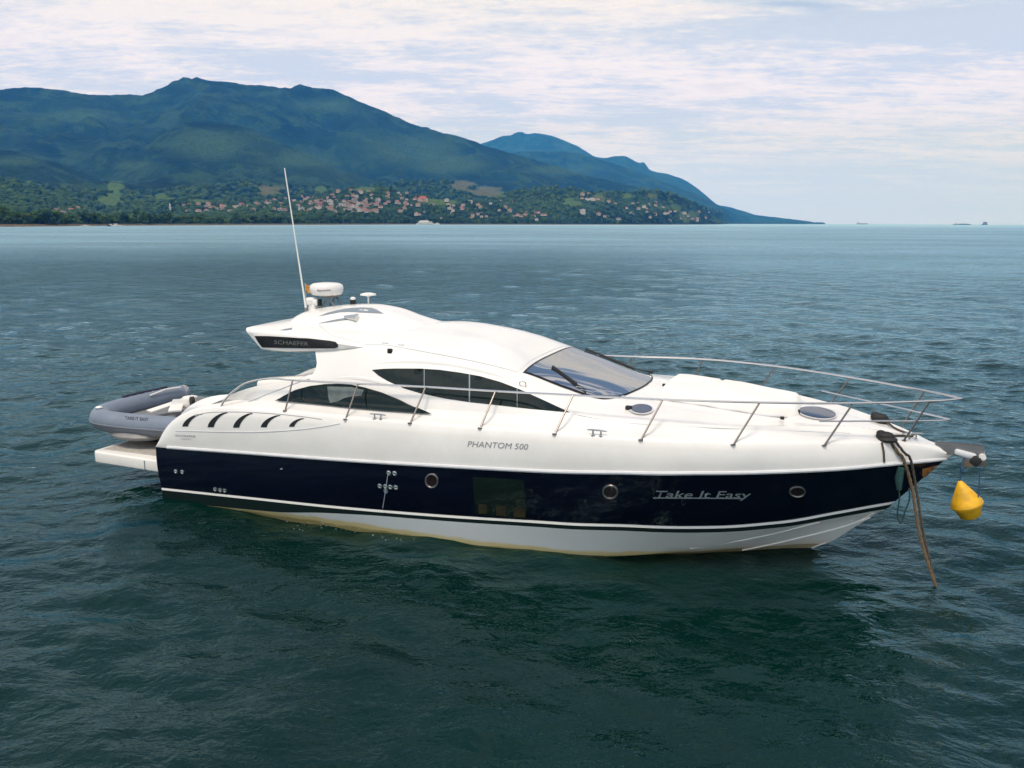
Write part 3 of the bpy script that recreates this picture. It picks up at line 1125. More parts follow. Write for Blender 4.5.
BOT = hull_bottom_mat()
mb = strip([rK] + lerp_rows(rK, rC, 3) + [rC] + lerp_rows(rC, rB, 3) + [rB])
HULL_BOT = mb.build('hull_bottom', BOT, YR, auto=18)
strip([rB, rM]).build('dark_boot_stripe', STRIPE_D, YR)
# white boot stripe: slightly proud moulding
p1 = rM.copy(); p2 = rS.copy()
for r in (p1, p2):
    r[:-1, 1] += .008
strip([rM, p1, p2, rS]).build('white_boot_stripe', STRIPE_W, YR)
side_rows = [rS] + lerp_rows(rS, rN, 6, 0.035) + [rN]
side_mb = strip(side_rows)
tr_v = [(0, s * r[0][1], r[0][2]) for r in [rK] + lerp_rows(rK, rC, 3) + [rC, rB, rM, rS] + side_rows[1:] for s in (-1,)]
tr_w = [(0, -p[1], p[2]) for p in tr_v]
nn = len(tr_v)
side_mb.add(tr_v + tr_w, [(i, i + 1, nn + i + 1, nn + i) for i in range(nn - 1)])
HULL_SIDE = side_mb.build('hull_side', NAVY, YR, auto=40)

# topsides and deck (one white moulding)


def inset(r, dy, dz):
    q = r.copy()
    k = np.minimum(1, r[:, 1] / 1.1)
    q[:, 1] = np.maximum(r[:, 1] - dy * k, 0)
    q[:, 2] = r[:, 2] + dz * k
    return q


E0 = rE.copy()
E1 = inset(rE, .035, .028)
E2 = inset(rE, .10, .045)
E3 = inset(rE, .24, .07)
E4 = inset(rE, .36, .135)
E5 = inset(rE, .41, .18)
dc = rE.copy()
dc[:, 1] = 0
dc[:, 2] = rE[:, 2] + .06
top_rows = [rN] + lerp_rows(rN, rE, 5, 0.03) + [E0, E1, E2, E3, E4, E5]
# aft of x=1.2 the quarter closes inward as a thin wing, forward it is decked right across
k0 = int(np.searchsorted(SX, 3.1))
tmb = strip(top_rows)
fr = [E5[k0:], dc[k0:]]
tmb2 = strip(fr)
tmb.add(tmb2.v, tmb2.f)
# inner faces of the quarters
q_in = [E5[:k0 + 1].copy(), E5[:k0 + 1].copy()]
q_in[1][:, 2] = np.minimum(q_in[1][:, 2] - .05, .95)
t3 = strip(q_in)
tmb.add(t3.v, t3.f)
# cockpit sole and transom bulwark
tmb.box((1.9, 0, 1.2), (2.4, 3.5, .1), bev=.02)
tmb.box((.95, 0, 1.25), (.25, 3.3, .9), bev=.08, seg=3)
DECK = tmb.build('deck_moulding', GEL, YR, auto=50)

# rub rail
mbr = MB()
for sgn in (-1, 1):
    i0 = int(np.searchsorted(SX, .28))
    pts = [(p[0], sgn * (p[1] + .006), p[2] + .012) for p in rN[i0:]]
    mbr.tube(pts, .030, 8)
mbr.build('rub_rail', RUB, YR)
# spray rails on the bow
# ---- superstructure
Ry = pchip([(3.1, 1.40), (4.0, 1.38), (4.6, 1.37), (5.2, 1.40), (6.2, 1.45), (7.12, 1.54), (7.8, 1.50), (8.4, 1.42), (9.0, 1.40), (9.6, 1.34), (10.4, 1.14), (11.2, .88), (11.9, .58), (12.4, .33), (12.75, .14), (12.95, 0)])
Rz = pchip([(3.1, 3.02), (3.7, 3.08), (4.45, 3.115), (5.2, 3.05), (6.2, 2.945), (7.12, 2.815), (7.8, 2.59), (8.4, 2.42), (8.9, 2.395), (9.4, 2.385), (10.2, 2.33), (11, 2.26), (11.8, 2.17), (12.4, 2.08), (12.95, 1.98)])
Zc = pchip([(3.1, 3.22), (4.5, 3.36), (5.1, 3.39), (5.9, 3.30), (6.56, 3.155), (6.85, 3.04), (7.14, 2.905), (7.5, 2.825), (8.9, 2.51), (9.2, 2.48), (9.6, 2.46), (10.2, 2.425), (10.8, 2.37), (11.3, 2.32), (11.8, 2.25), (12.4, 2.13), (12.95, 1.985)])
BX = np.concatenate([np.linspace(3.12, 7.0, 40), np.linspace(7.08, 9.2, 34), np.linspace(9.3, 12.95, 36)])


def body_section(x):
    ey, ez = float(Ey(x)), float(Ez(x))
    k = min(1, ey / 1.1)
    fy, fz = max(ey - .40 * k, 0), ez + .165 * k
    ry, rz, zc = float(Ry(x)), float(Rz(x)), float(Zc(x))
    fy = max(fy, ry + .02)
    pts = []
    steep = float(smooth01((9.4 - x) / 2.2))
    pexp = 1.25 + .15 * steep
    qexp = .75 + .25 * steep
    for q in np.linspace(0, 1, 11):
        pts.append((fy - (fy - ry) * q ** pexp, fz + (rz - fz) * q ** qexp))
    pw = 2.0 + 1.6 * float(smooth01((x - 4.6) / 1.4)) * float(smooth01((9.0 - x) / 1.4))
    # soft shoulder then crowned roof
    for s in (.02, .05, .09, .14, .2, .28, .38, .5, .65, .82, 1.0):
        y = ry * (1 - s)
        pts.append((y, rz + (zc - rz) * (1 - (1 - s) ** pw)))
    return pts


secs = [body_section(x) for x in BX]
qq = [min(1.0, j / 10) for j in range(len(secs[0]))]
cut = [.17 * math.exp(-((q - .62) / .26) ** 2) for q in qq]
rows = [np.array([(BX[i] + cut[j] * math.exp(-(BX[i] - 3.12) / .35), secs[i][j][0], secs[i][j][1]) for i in range(len(BX))]) for j in range(len(secs[0]))]
smb = strip(rows)
a = [(3.12 + c_, -p[0], p[1]) for p, c_ in zip(secs[0], cut)]
b = [(3.12 + c_, p[0], p[1]) for p, c_ in zip(secs[0], cut)]
n_ = len(a)
smb.add(a + b, [(i, i + 1, n_ + i + 1, n_ + i) for i in range(n_ - 1)])
SUPER = smb.build('superstructure', GEL, YR, auto=50)

# cockpit coaming running aft from the cabin
cmb = MB()
CT = pchip([(1.15, 1.90), (1.3, 1.955), (1.84, 2.20), (2.2, 2.31), (2.6, 2.38), (3.0, 2.47), (3.14, 2.55), (3.45, 2.58)])
CTy = pchip([(1.15, 2.02), (1.5, 1.98), (2.2, 1.87), (3.14, 1.73), (3.45, 1.665)])
xs = np.linspace(1.15, 3.45, 26)
crow = []
for j, q in enumerate(np.linspace(0, 1, 6)):
    crow.append(np.array([(x, (Ey(x) - .30) * (1 - q) + CTy(x) * q, (Ez(x) + .08) * (1 - q) + CT(x) * q) for x in xs]))
crow.append(np.array([(x, CTy(x) - .04, CT(x) + .012) for x in xs]))
crow.append(np.array([(x, CTy(x) - .20, CT(x) + .0) for x in xs]))
crow.append(np.array([(x, CTy(x) - .24, CT(x) - .03) for x in xs]))
crow.append(np.array([(x, CTy(x) - .25, 1.2) for x in xs]))
cs = strip(crow)
nh, fh = len(cs.v) // 2, len(cs.f) // 2
COAM = mesh_obj('cockpit_coaming', cs.v[:nh], cs.f[:fh], GEL, YR, autosmooth=45)
mesh_obj('cockpit_coaming', cs.v[nh:], [tuple(i - nh for i in q) for q in cs.f[fh:]], GEL, YR, autosmooth=45)

# cockpit seat
mb = MB()
mb.box((2.42, -1.28, 1.95), (1.05, .42, .9), Matrix.Rotation(radians(-7), 3, 'Y'), bev=.09, seg=3)
mb.box((1.75, .2, 1.72), (.45, 2.6, .85), bev=.1, seg=3)
mb.build('cockpit_seat', CUSH, YR, auto=45)

# ---- hardtop overhang (wing) and radar hump
hx = np.linspace(0, 1, 30)
X0, X1 = 1.66, 4.25
HW = pchip([(1.66, 1.47), (1.9, 1.50), (3.2, 1.50), (3.8, 1.47), (4.25, 1.385)])
HT = pchip([(1.66, 3.27), (2.2, 3.255), (3.0, 3.22), (3.7, 3.155), (4.25, 3.10)])
HB = pchip([(1.66, 2.90), (2.5, 2.905), (3.3, 2.95), (3.8, 3.0), (4.25, 3.05)])
HC = pchip([(1.66, 3.315), (2.2, 3.38), (3.0, 3.42), (3.6, 3.40), (4.25, 3.36)])
hrows = []
hxs = X0 + (X1 - X0) * hx


def hrow(fy, fz):
    out = []
    for x in hxs:
        y, z = fy(x), fz(x)
        rake = (3.29 - z) * .98 * float(smooth01((3.5 - x) / 1.8))
        out.append((x + max(rake, 0), y, z))
    return np.array(out)


hrows.append(hrow(lambda x: 0.0, lambda x: HB(x) + .03))
hrows.append(hrow(lambda x: HW(x) - .25, lambda x: HB(x) + .01))
hrows.append(hrow(lambda x: HW(x) - .06, lambda x: HB(x)))
hrows.append(hrow(lambda x: HW(x) - .01, lambda x: HB(x) + .03))
for t in (.25, .5, .75):
    hrows.append(hrow(lambda x, t=t: HW(x) - .008 * (1 - t), lambda x, t=t: HB(x) + .03 + (HT(x) - .05 - HB(x) - .03) * t))
hrows.append(hrow(lambda x: HW(x), lambda x: HT(x) - .05))
hrows.append(hrow(lambda x: HW(x) - .025, lambda x: HT(x) - .01))
hrows.append(hrow(lambda x: HW(x) - .09, lambda x: HT(x) + .02))
for s in (.15, .3, .5, .75, 1.0):
    hrows.append(hrow(lambda x, s=s: (HW(x) - .09) * (1 - s), lambda x, s=s: HT(x) + .02 + (HC(x) - HT(x) - .02) * (1 - (1 - s) ** 2)))
hm = strip(hrows)
nr = len(hrows)
for e in (0, -1):
    a = [(r[e][0], -r[e][1], r[e][2]) for r in hrows]
    b = [(r[e][0], r[e][1], r[e][2]) for r in hrows]
    hm.add(a + b, [(i, i + 1, nr + i + 1, nr + i) for i in range(nr - 1)])
HARD = hm.build('hardtop', GEL, YR, auto=35)

HumpC = pchip([(1.95, 3.37), (2.05, 3.46), (2.35, 3.57), (2.9, 3.645), (3.45, 3.68), (3.9, 3.635), (4.4, 3.50), (4.75, 3.415), (5.0, 3.37)])
HumpW = pchip([(1.95, .75), (2.3, .95), (2.8, .98), (3.6, .92), (4.4, .70), (5.0, .40)])


def roof_z(x, y):
    hw = float(HW(x)) if x < 4.25 else float(Ry(x))
    z1 = float(HT(x)) + .02 + (float(HC(x)) - float(HT(x)) - .02) * (1 - min(1, abs(y) / hw) ** 2) if x < 4.25 else -9
    z2 = float(Rz(x)) + (float(Zc(x)) - float(Rz(x))) * (1 - min(1, abs(y) / float(Ry(x))) ** 2) if x > 3.2 else -9
    return max(z1, z2)


hv, hf = [], []
NXH, NYH = 40, 33
for i in range(NXH):
    x = 1.95 + 3.05 * i / (NXH - 1)
    w = float(HumpW(x))
    for j in range(NYH):
        u = -1 + 2 * j / (NYH - 1)
        u = math.copysign(abs(u) ** .8, u)
        y = w * u
        base = roof_z(x, y) - .015
        prof = (1 - abs(u) ** 2.6) ** .75
        z = base + max(float(HumpC(x)) - roof_z(x, 0), 0) * prof
        xo = x + (.14 * abs(u) ** 2 if x < 2.6 else 0) * (2.6 - x) / .65
        hv.append((xo, y, z))
for i in range(NXH - 1):
    for j in range(NYH - 1):
        hf.append((i * NYH + j, (i + 1) * NYH + j, (i + 1) * NYH + j + 1, i * NYH + j + 1))
hmb = MB().add(hv, hf)
hmb.add([hv[j] for j in range(NYH)] + [(hv[j][0] + .02, hv[j][1], 3.2) for j in range(NYH)], [(j, j + 1, NYH + j + 1, NYH + j) for j in range(NYH - 1)])
HUMP = hmb.build('radar_arch', GEL, YR, auto=50)


# ---- surface tools: survey points of the picture on the built surfaces
def tree_of(*objs):
    v, f = [], []
    for o in objs:
        b = len(v)
        v += [x.co.copy() for x in o.data.vertices]
        f += [tuple(i + b for i in p.vertices) for p in o.data.polygons]
    return BVHTree.FromPolygons(v, f)


T_SIDE = tree_of(HULL_SIDE)
T_DECK = tree_of(DECK, SUPER, COAM)
T_SUP = tree_of(SUPER)
T_HARD = tree_of(HARD)
T_HUMP = tree_of(HUMP, HARD)
T_ALL = tree_of(DECK, SUPER, COAM, HARD, HUMP, HULL_SIDE)


def hit(u, v, tree, off=0.0):
    o, d = bray(u, v)
    p, n, i, dist = tree.ray_cast(o, d)
    if p is None:
        return None
    if n.dot(d) > 0:
        n = -n
    return p + n * off


def hitn(u, v, tree):
    o, d = bray(u, v)
    p, n, i, dist = tree.ray_cast(o, d)
    if p is None:
        p, n, i, dist = tree.find_nearest(o + d * 14)
    if n.dot(d) > 0:
        n = -n
    return p, n


def lay(name, bm, tree, m, parent, off, mirror=False):
    ys = []
    pts = []
    for v in bm.verts:
        p = hit(v.co.x, v.co.y, tree, off)
        pts.append(p)
        if p is not None:
            ys.append(p.y)
    my = sum(ys) / max(1, len(ys)) if ys else -1.5
    for v, p, in zip(bm.verts, pts):
        if p is None:
            p = on_side(v.co.x, v.co.y, my)
        v.co = p
    bm.normal_update()
    me = bpy.data.meshes.new(name)
    bm.to_mesh(me)
    bm.free()
    me.polygons.foreach_set('use_smooth', [True] * len(me.polygons))
    me.materials.append(m)
    o = bpy.data.objects.new(name, me)
    COL.objects.link(o)
    o.parent = parent
    if mirror:
        o2 = bpy.data.objects.new(name, me.copy())
        for vv in o2.data.vertices:
            vv.co.y = -vv.co.y
        COL.objects.link(o2)
        o2.parent = parent
    return o


def decal(name, poly, tree, m, parent=None, off=.005, cell=7.0, mirror=False):
    bm = bmesh.new()
    vs_ = [bm.verts.new((p[0], p[1], 0)) for p in poly]
    bm.faces.new(vs_)
    us = [p[0] for p in poly]
    vv = [p[1] for p in poly]
    for ax, lo, hi in ((0, min(us), max(us)), (1, min(vv), max(vv))):
        k = max(1, int((hi - lo) / cell))
        for i in range(1, k):
            c = lo + (hi - lo) * i / k
            no = (1, 0, 0) if ax == 0 else (0, 1, 0)
            co = (c, 0, 0) if ax == 0 else (0, c, 0)
            bmesh.ops.bisect_plane(bm, geom=bm.verts[:] + bm.edges[:] + bm.faces[:], plane_co=co, plane_no=no)
    bmesh.ops.triangulate(bm, faces=[f for f in bm.faces if len(f.verts) > 4])
    return lay(name, bm, tree, m, parent, off, mirror)


def ellipse(cu, cv, a, b, tilt=0, n=28):
    out = []
    for k in range(n):
        t = 2 * pi * k / n
        x, y = a * cos(t), b * sin(t)
        out.append((cu + x * cos(tilt) - y * sin(tilt), cv + x * sin(tilt) + y * cos(tilt)))
    return out


def rounded(pts, n=6):
    P = [(p[0], p[1], 0) for p in pts]
    return [(p.x, p.y) for p in curve_pts(P + [P[0]], n)[:-1]]


def lettering(name, txt, p0, p1, hgt, tree, m, parent, shear=0.0, off=.006, bold=0.0, space=1.0):
    """text with its baseline from picture point p0 to p1, laid on the surface"""
    cu = bpy.data.curves.new('lettering', 'FONT')
    cu.body = txt
    cu.resolution_u = 3
    cu.shear = 0
    cu.offset = bold
    cu.space_character = space
    to = bpy.data.objects.new('lettering', cu)
    COL.objects.link(to)
    dg = bpy.context.evaluated_depsgraph_get()
    me = bpy.data.meshes.new_from_object(to.evaluated_get(dg))
    COL.objects.unlink(to)
    bpy.data.objects.remove(to)
    bm = bmesh.new()
    bm.from_mesh(me)
    bpy.data.meshes.remove(me)
    xs_ = [v.co.x for v in bm.verts]
    lo, hi = min(xs_), max(xs_)
    caph = .73
    L = hypot(p1[0] - p0[0], p1[1] - p0[1])
    ex = ((p1[0] - p0[0]) / L, (p1[1] - p0[1]) / L)
    for v in bm.verts:
        x = (v.co.x - lo) / (hi - lo) * L
        y = v.co.y / caph * hgt
        x += y * shear
        v.co = (p0[0] + ex[0] * x, p0[1] + ex[1] * x - y, 0)
    return lay(name, bm, tree, m, parent, off)


# ---- glazing
UPW = rounded([(372, 370.2)], 1) if False else None
up_out = [(372, 370), (383, 369), (395, 368.6), (420, 368.7), (440, 370), (460, 372.7), (480, 376.3), (500, 382), (520, 389.5), (545, 401), (570, 412.6),
          (555, 411.3), (530, 409), (500, 405.5), (470, 402.3), (445, 398.6), (420, 393.2), (404, 388.5), (388, 381.2), (379, 376)]
w = decal('side_window', up_out, T_SUP, GLASS, YR, off=.006, cell=6, mirror=True)
low_out = [(275.5, 402), (284, 396.5), (296, 390.5), (310, 386.6), (325, 384.6), (338, 384.2), (352, 385), (366, 388), (382, 392.7), (398, 399), (414, 406.6), (432.5, 415.6), (410, 413.8), (380, 411.7), (350, 409), (320, 405.8), (295, 403.5)]
w2 = decal('side_window', low_out, tree_of(SUPER, COAM, DECK), GLASS, YR, off=.032, cell=6, mirror=True)
decal('curtain', [(328.5, 387), (352, 387.5), (365, 390.5), (363, 396), (352, 397), (346, 398), (338, 402), (331, 405), (329.5, 396)], tree_of(SUPER, COAM, DECK), CURT, w2, off=.040, cell=6)
# window mullions, thin
decal('mullion', [(424, 369), (424.8, 369.1), (424.8, 394.3), (424, 394.1)], T_SUP, VENTG, w, off=.010, cell=5)
decal('mullion', [(469, 374.3), (470.3, 374.6), (470.3, 402.2), (469, 402)], T_SUP, VENTG, w, off=.010, cell=5)
decal('mullion', [(517, 388.4), (517.6, 388.6), (517.6, 407.3), (517, 407.2)], T_SUP, VENTG, w, off=.010, cell=5)


def plan_panel(name, outline, m, parent, off, cells=22):
    """panel cut in plan (x, y) and dropped on the cabin surface"""
    bm = bmesh.new()
    bm.faces.new([bm.verts.new((p[0], p[1], 0)) for p in outline])
    for ax in (0, 1):
        lo = min(p[ax] for p in outline)
        hi = max(p[ax] for p in outline)
        for i in range(1, cells):
            c = lo + (hi - lo) * i / cells
            bmesh.ops.bisect_plane(bm, geom=bm.verts[:] + bm.edges[:] + bm.faces[:], plane_co=(c, 0, 0) if ax == 0 else (0, c, 0), plane_no=(1, 0, 0) if ax == 0 else (0, 1, 0))
    bmesh.ops.triangulate(bm, faces=[f for f in bm.faces if len(f.verts) > 4])
    for v in bm.verts:
        p, n, i, d = T_SUP.ray_cast(Vector((v.co.x, v.co.y, 6)), Vector((0, 0, -1)))
        if n.z < 0:
            n = -n
        v.co = p + n * off
    me = bpy.data.meshes.new(name)
    bm.normal_update()
    bm.to_mesh(me)
    bm.free()
    me.polygons.foreach_set('use_smooth', [True] * len(me.polygons))
    me.materials.append(m)
    o = bpy.data.objects.new(name, me)
    COL.objects.link(o)
    o.parent = parent
    return o


half = [(7.14, 1.45), (7.5, 1.43), (7.9, 1.385), (8.25, 1.31), (8.45, 1.24), (8.60, 1.08), (8.70, .85), (8.79, .5), (8.83, .18)]
half = [(p.x, p.y) for p in curve_pts([(a, b, 0) for a, b in half], 4)]
out_ = half + [(a, -b) for a, b in half[::-1]]
ws = plan_panel('windscreen', out_, WSGLASS, YR, .014)
hb = [(a + (.0 if i < 3 else 0), b) for i, (a, b) in enumerate(half)]
fr_ = [(7.10, 1.50)] + [((a - 8.0) * 1.035 + 8.0, b * 1.035) for a, b in half[1:]]
plan_panel('windscreen_frame', fr_ + [(a, -b) for a, b in fr_[::-1]], BLACK, ws, .006)
gro = [(7.025, 1.54), (7.04, 1.54), (7.04, -1.54), (7.025, -1.54)]
plan_panel('roof_seam', gro, RUB, YR, .003, 20)

# wipers


def wiper(px_pts, side_only=True):
    pts = []
    for u, v in px_pts:
        p, n = hitn(u, v, T_SUP)
        pts.append(p + n * .035)
    mb = MB()
    mb.tube(pts, .012, 6)
    a, b = pts[0], pts[len(pts) // 2 + 1]
    mb.box((a + b) / 2, ((a - b).length, .035, .045), (b - a).to_track_quat('X', 'Z').to_matrix(), bev=.008)
    return mb


wiper([(552, 368.5), (560, 374), (568, 380), (576, 386), (586, 392.4)]).build('windscreen_wiper', RUBBER, YR)
mb = MB()
pl = []
for x, y in ((7.35, 1.30), (7.7, 1.33), (8.0, 1.33), (8.3, 1.30), (8.62, 1.28)):
    p, n, i, d = T_SUP.ray_cast(Vector((x, y, 6)), Vector((0, 0, -1)))
    pl.append(p + Vector((0, 0, .045)))
mb.tube(pl[:4], .022, 6)
mb.tube(pl[2:], .012, 6)
mb.box(pl[-1], (.07, .06, .06), bev=.01)
mb.build('windscreen_wiper', RUBBER, YR)
mb = MB()
for q0, q1 in (((575, 388), (622, 395.5)), ((574, 390.5), (618, 397))):
    a_, n1 = hitn(*q0, T_SUP)
    b_, n2 = hitn(*q1, T_SUP)
    mb.tube([a_ + n1 * .03, (a_ + b_) / 2 + n1 * .04, b_ + n2 * .03], .007, 6)
p, n = hitn(623, 397, T_SUP)
mb.box(p, (.06, .05, .05), bev=.01)
mb.build('wiper_arm', STEEL, YR)

# ---- air intakes on the quarter
REC = [(176, 428), (190, 419), (205, 412.6), (225, 411.2), (250, 411.6), (275, 413.4), (300, 416), (322, 419), (340, 423.5), (318, 427.5), (295, 430), (270, 431), (240, 431), (210, 430.5), (190, 429.6)]
T_TOP = tree_of(DECK)
# fine shadow line round the recess: a thin tube stands in for it
grp = []
for u, v in [(176, 430.8), (200, 431.3), (230, 432), (255, 432), (280, 431), (305, 429), (325, 426.3), (340, 423.6)]:
    p, n = hitn(u, v, T_TOP)
    grp.append(p + n * .002)
MB().tube(curve_pts(grp, 4), .007, 6).build('intake_shadow_line', RUB, YR)
grp = []
for u, v in [(195, 416), (206, 412.6), (225, 411.6), (250, 412), (275, 413.6), (300, 416), (322, 419)]:
    p, n = hitn(u, v, T_TOP)
    grp.append(p + n * .002)
MB().tube(curve_pts(grp, 4), .007, 6).build('intake_shadow_line', RUB, YR)
for (bu, bv, tu, tv, wd) in ((185, 426.5, 202, 413.6, 4.6), (210.5, 427.2, 227.5, 412.2, 5.0), (236, 427.6, 252.5, 413, 5.0), (263.5, 427.2, 280, 415, 4.8), (291.5, 426.7, 304, 418, 4.2)):
    wd *= 1.25
    pts1, pts2 = [], []
    for t in np.linspace(0, 1, 9):
        # blade bends forward at its top
        u = bu + (tu - bu) * (t ** 1.5)
        v = bv + (tv - bv) * (1 - (1 - t) ** 1.55)
        wv = wd * (1 - .75 * t ** 2)
        pts1.append((u - wv * .45, v - (1 - t) * 0))
        pts2.append((u + wv * .55, v + .6 * t))
    decal('air_intake', pts1 + pts2[::-1], T_TOP, BLACK, YR, off=.006, cell=4)

# spray rails and chine along the bow
T_BOT = tree_of(HULL_BOT)
for px_, r in (([(742, 550), (770, 544.5), (798, 538), (825, 531.5), (848, 525), (870, 517.5)], .016), ([(812, 547.5), (826, 542.5), (841, 536.5)], .013), ([(690, 548.5), (735, 541.5), (772, 534), (818, 522.5), (850, 514), (874, 507)], .009)):
    pp = []
    for u, v in px_:
        o, d = bray(u, v)
        p, n, i, dist = T_BOT.ray_cast(o, d)
        if p is not None:
            pp.append(p)
    if len(pp) > 1:
        for sg in (1, -1):
            MB().tube(curve_pts([Vector((p.x, p.y * sg, p.z)) for p in pp], 4), r, 8).build('spray_rail', STRIPE_W, YR)

# ---- hull fittings
for cu, cv, a, b in ((432, 480.5, 6.4, 7.0), (610.3, 491.5, 7.6, 6.8), (797, 491.3, 8.0, 5.2)):
    ring = []
    for u, v in ellipse(cu, cv, a * .95, b * .95, 0, 24):
        p, n = hitn(u, v, T_SIDE)
        ring.append(p + n * .012)
    rim = MB().tube(ring + ring[:1], .014, 8, cap=False).build('porthole', mat('polished_rim', (.38, .34, .33), .3, metal=.9), YR)
    decal('porthole_glass', ellipse(cu, cv, a * .95, b * .95), T_SIDE, mat('porthole_glass', (0.02, 0.012, 0.013), .05, spec=.6), rim, off=.008, cell=5)
hwn = decal('hull_window', rounded([(474, 476.8), (486, 477.2), (500, 478), (515, 479.2), (523.5, 480.5), (524.5, 484), (525.6, 500), (526.5, 516), (525, 518.5), (505, 517), (485, 515), (476.6, 513.8), (475.4, 512), (474, 494), (472.9, 479)], 4), T_SIDE, mat('hull_window_glass', (.007, .015, .012), .05, spec=.4), YR, off=.008, cell=6)
for u0, u1, v0, v1 in ((478.5, 487, 503.5, 513), (496, 505.5, 505, 515), (513.5, 525, 506.7, 516.6)):
    decal('cabin_cushion', [(u0, v0), (u1, v0 + .6), (u1 + .4, v1 + .4), (u0 + .4, v1)], T_SIDE, mat('ochre_cushion', (.030, .024, .008), .6, var=.3, vscale=8), hwn, off=.012, cell=6)
OUT = [(176, 471.5), (182.5, 472), (215.5, 489.2), (220.5, 490), (225, 490.6), (389, 473), (394.8, 473.4), (380, 486), (385.6, 486.5), (390.6, 487), (396, 487.4), (386, 491)]
for u, v in OUT:
    p, n = hitn(u, v, T_SIDE)
    M = n.to_track_quat('Z', 'Y').to_matrix()
    MB().lathe([(.045, 0), (.045, .012), (.028, .018), (.026, .004)], 12, Matrix.Translation(p) @ M.to_4x4()).build('drain_outlet', STEEL, YR)
mbw = MB()
for q in (((215.5, 490), (213.4, 497), (211, 503.5)), ((388.6, 473.5), (386.6, 487), (383.6, 507))):
    pts = []
    for u, v in q:
        p, n = hitn(u, v, T_SIDE)
        pts.append(p + n * (.02 if v < 505 else .03))
    mbw.tube(curve_pts(pts, 5), .006 if q[0][0] > 300 else .011, 6)
mbw.build('drain_water_streak', mat('water_streak', (.35, .42, .46), .2), YR)

# ---- lettering
lettering('lettering', 'PHANTOM 500', (467.5, 446.5), (527.5, 449.6), 6.0, T_TOP, LETTER, YR, shear=.25)
t1 = lettering('boat_name', 'Take It Easy', (653, 497.4), (749, 497.8), 7.4, T_SIDE, CHROME, YR, shear=.45, off=.010, bold=.008)
decal('underline', [(653, 496.9), (742, 497.4), (742, 498.6), (653, 498.1)], T_SIDE, CHROME, t1, off=.010, cell=8)
lettering('lettering', 'SCHAEFER', (175.5, 436.2), (196, 437.4), 2.0, T_TOP, LETTER, YR, off=.006)
lettering('lettering', 'YACHTS', (181, 439.2), (191, 439.8), 1.3, T_TOP, LETTER, YR, off=.006)
pan = decal('hardtop_panel', [(255, 335.8), (270, 336), (290, 337.2), (310, 338.8), (330, 341.0), (336, 342.2), (338.4, 344.4), (338, 347), (335, 348.2), (310, 348.2), (285, 347.9), (262.5, 347.3), (258, 341)], T_HARD, BLACK, YR, off=.014, cell=6)
lettering('lettering', 'SCHAEFER', (275, 343.8), (309, 345.6), 4.0, T_HARD, mat('panel_lettering', (.16, .16, .16), .4), pan, off=.020)

# vents in the radar arch
decal('arch_vent', [(318.7, 316.5), (327, 313), (336, 310.6), (343, 309.2), (352, 308), (362, 307.6), (371.4, 308), (377, 310), (383.7, 313.8), (372, 313.2), (362, 312.7), (350, 312), (340, 312.3), (328, 314.6)], T_HUMP, VENTG, YR, off=.006, cell=5)
decal('arch_vent', [(317.5, 323.7), (328, 321.2), (338, 319.2), (348, 317.8), (350, 319.6), (340, 320.9), (330, 322.4)], T_HUMP, VENTG, YR, off=.006, cell=5)
decal('arch_vent', [(280, 330.4), (286, 329), (292, 327.9), (292, 329.5), (286, 330.4)], T_HUMP, VENTG, YR, off=.006, cell=5)
p, n = hitn(353, 319, T_HUMP)
mb = MB()
mb.lathe([(.03, -.1), (.045, 0), (.055, .08), (.075, .16), (.05, .165)], 14, Matrix.Translation(p + Vector((-.06, -.02, .03))) @ Matrix.Rotation(radians(90), 4, 'Y'))
mb.build('horn', STEEL, YR)

# radar scanner on its bracket, camera, aerials
RP = Vector((2.52, 0.0, 3.88))
mb = MB()
M0 = Matrix.Translation((2.50, 0, 3.80))
mb.lathe([(.20, 0), (.285, .02), (.315, .07), (.325, .14), (.31, .20), (.25, .235), (.12, .25), (.0, .252)], 32, M0)
rad = mb.build('radar_scanner', GEL, YR, auto=60)
lettering('lettering', 'Raymarine', (317.5, 291.6), (330.5, 290.9), 2.2, tree_of(rad), REDINK, rad, off=.006, bold=.01)
mb = MB()
for y in (-.14, .14):
    mb.tube([(2.78, y, 3.58), (2.60, y, 3.80)], .018, 8)
    mb.tube([(2.45, y, 3.56), (2.62, y, 3.80)], .018, 8)
mb.box((2.55, 0, 3.79), (.34, .34, .03), bev=.01)
mb.build('radar_bracket', GREYMET, YR)
mb = MB()
mb.box((2.30, -.18, 3.565), (.16, .16, .2), bev=.04, seg=3)
mb.lathe([(.10, 0), (.115, .03), (.115, .10), (.08, .135), (0, .14)], 20, Matrix.Translation((2.26, -.18, 3.63)))
mb.box((2.38, -.2, 3.68), (.14, .12, .12), bev=.03, seg=3)
srch = mb.build('searchlight', GEL, YR)
mb = MB()
mb.box((2.475, -.22, 3.68), (.03, .12, .13), bev=.01)
mb.build('lens', INK, srch)
# small club pennant furled by the radar
fl = MB()
fl.tube([(2.10, -.1, 3.45), (2.08, -.1, 4.03)], .010, 6)
fl.build('flag_staff', STEEL, YR)
fv, ff = [], []
for i in range(7):
    for j in range(4):
        fv.append((2.08 + .028 * i, -.1 + .02 * sin(i * 1.3) - .012 * i, 4.02 - .05 * j - .006 * i))
for i in range(6):
    for j in range(3):
        ff.append((i * 4 + j, i * 4 + j + 1, i * 4 + 4 + j + 1, i * 4 + 4 + j))
mesh_obj('flag', fv, ff, mat('orange_flag', (.45, .22, .04), .9, var=.5, vscale=18), YR)
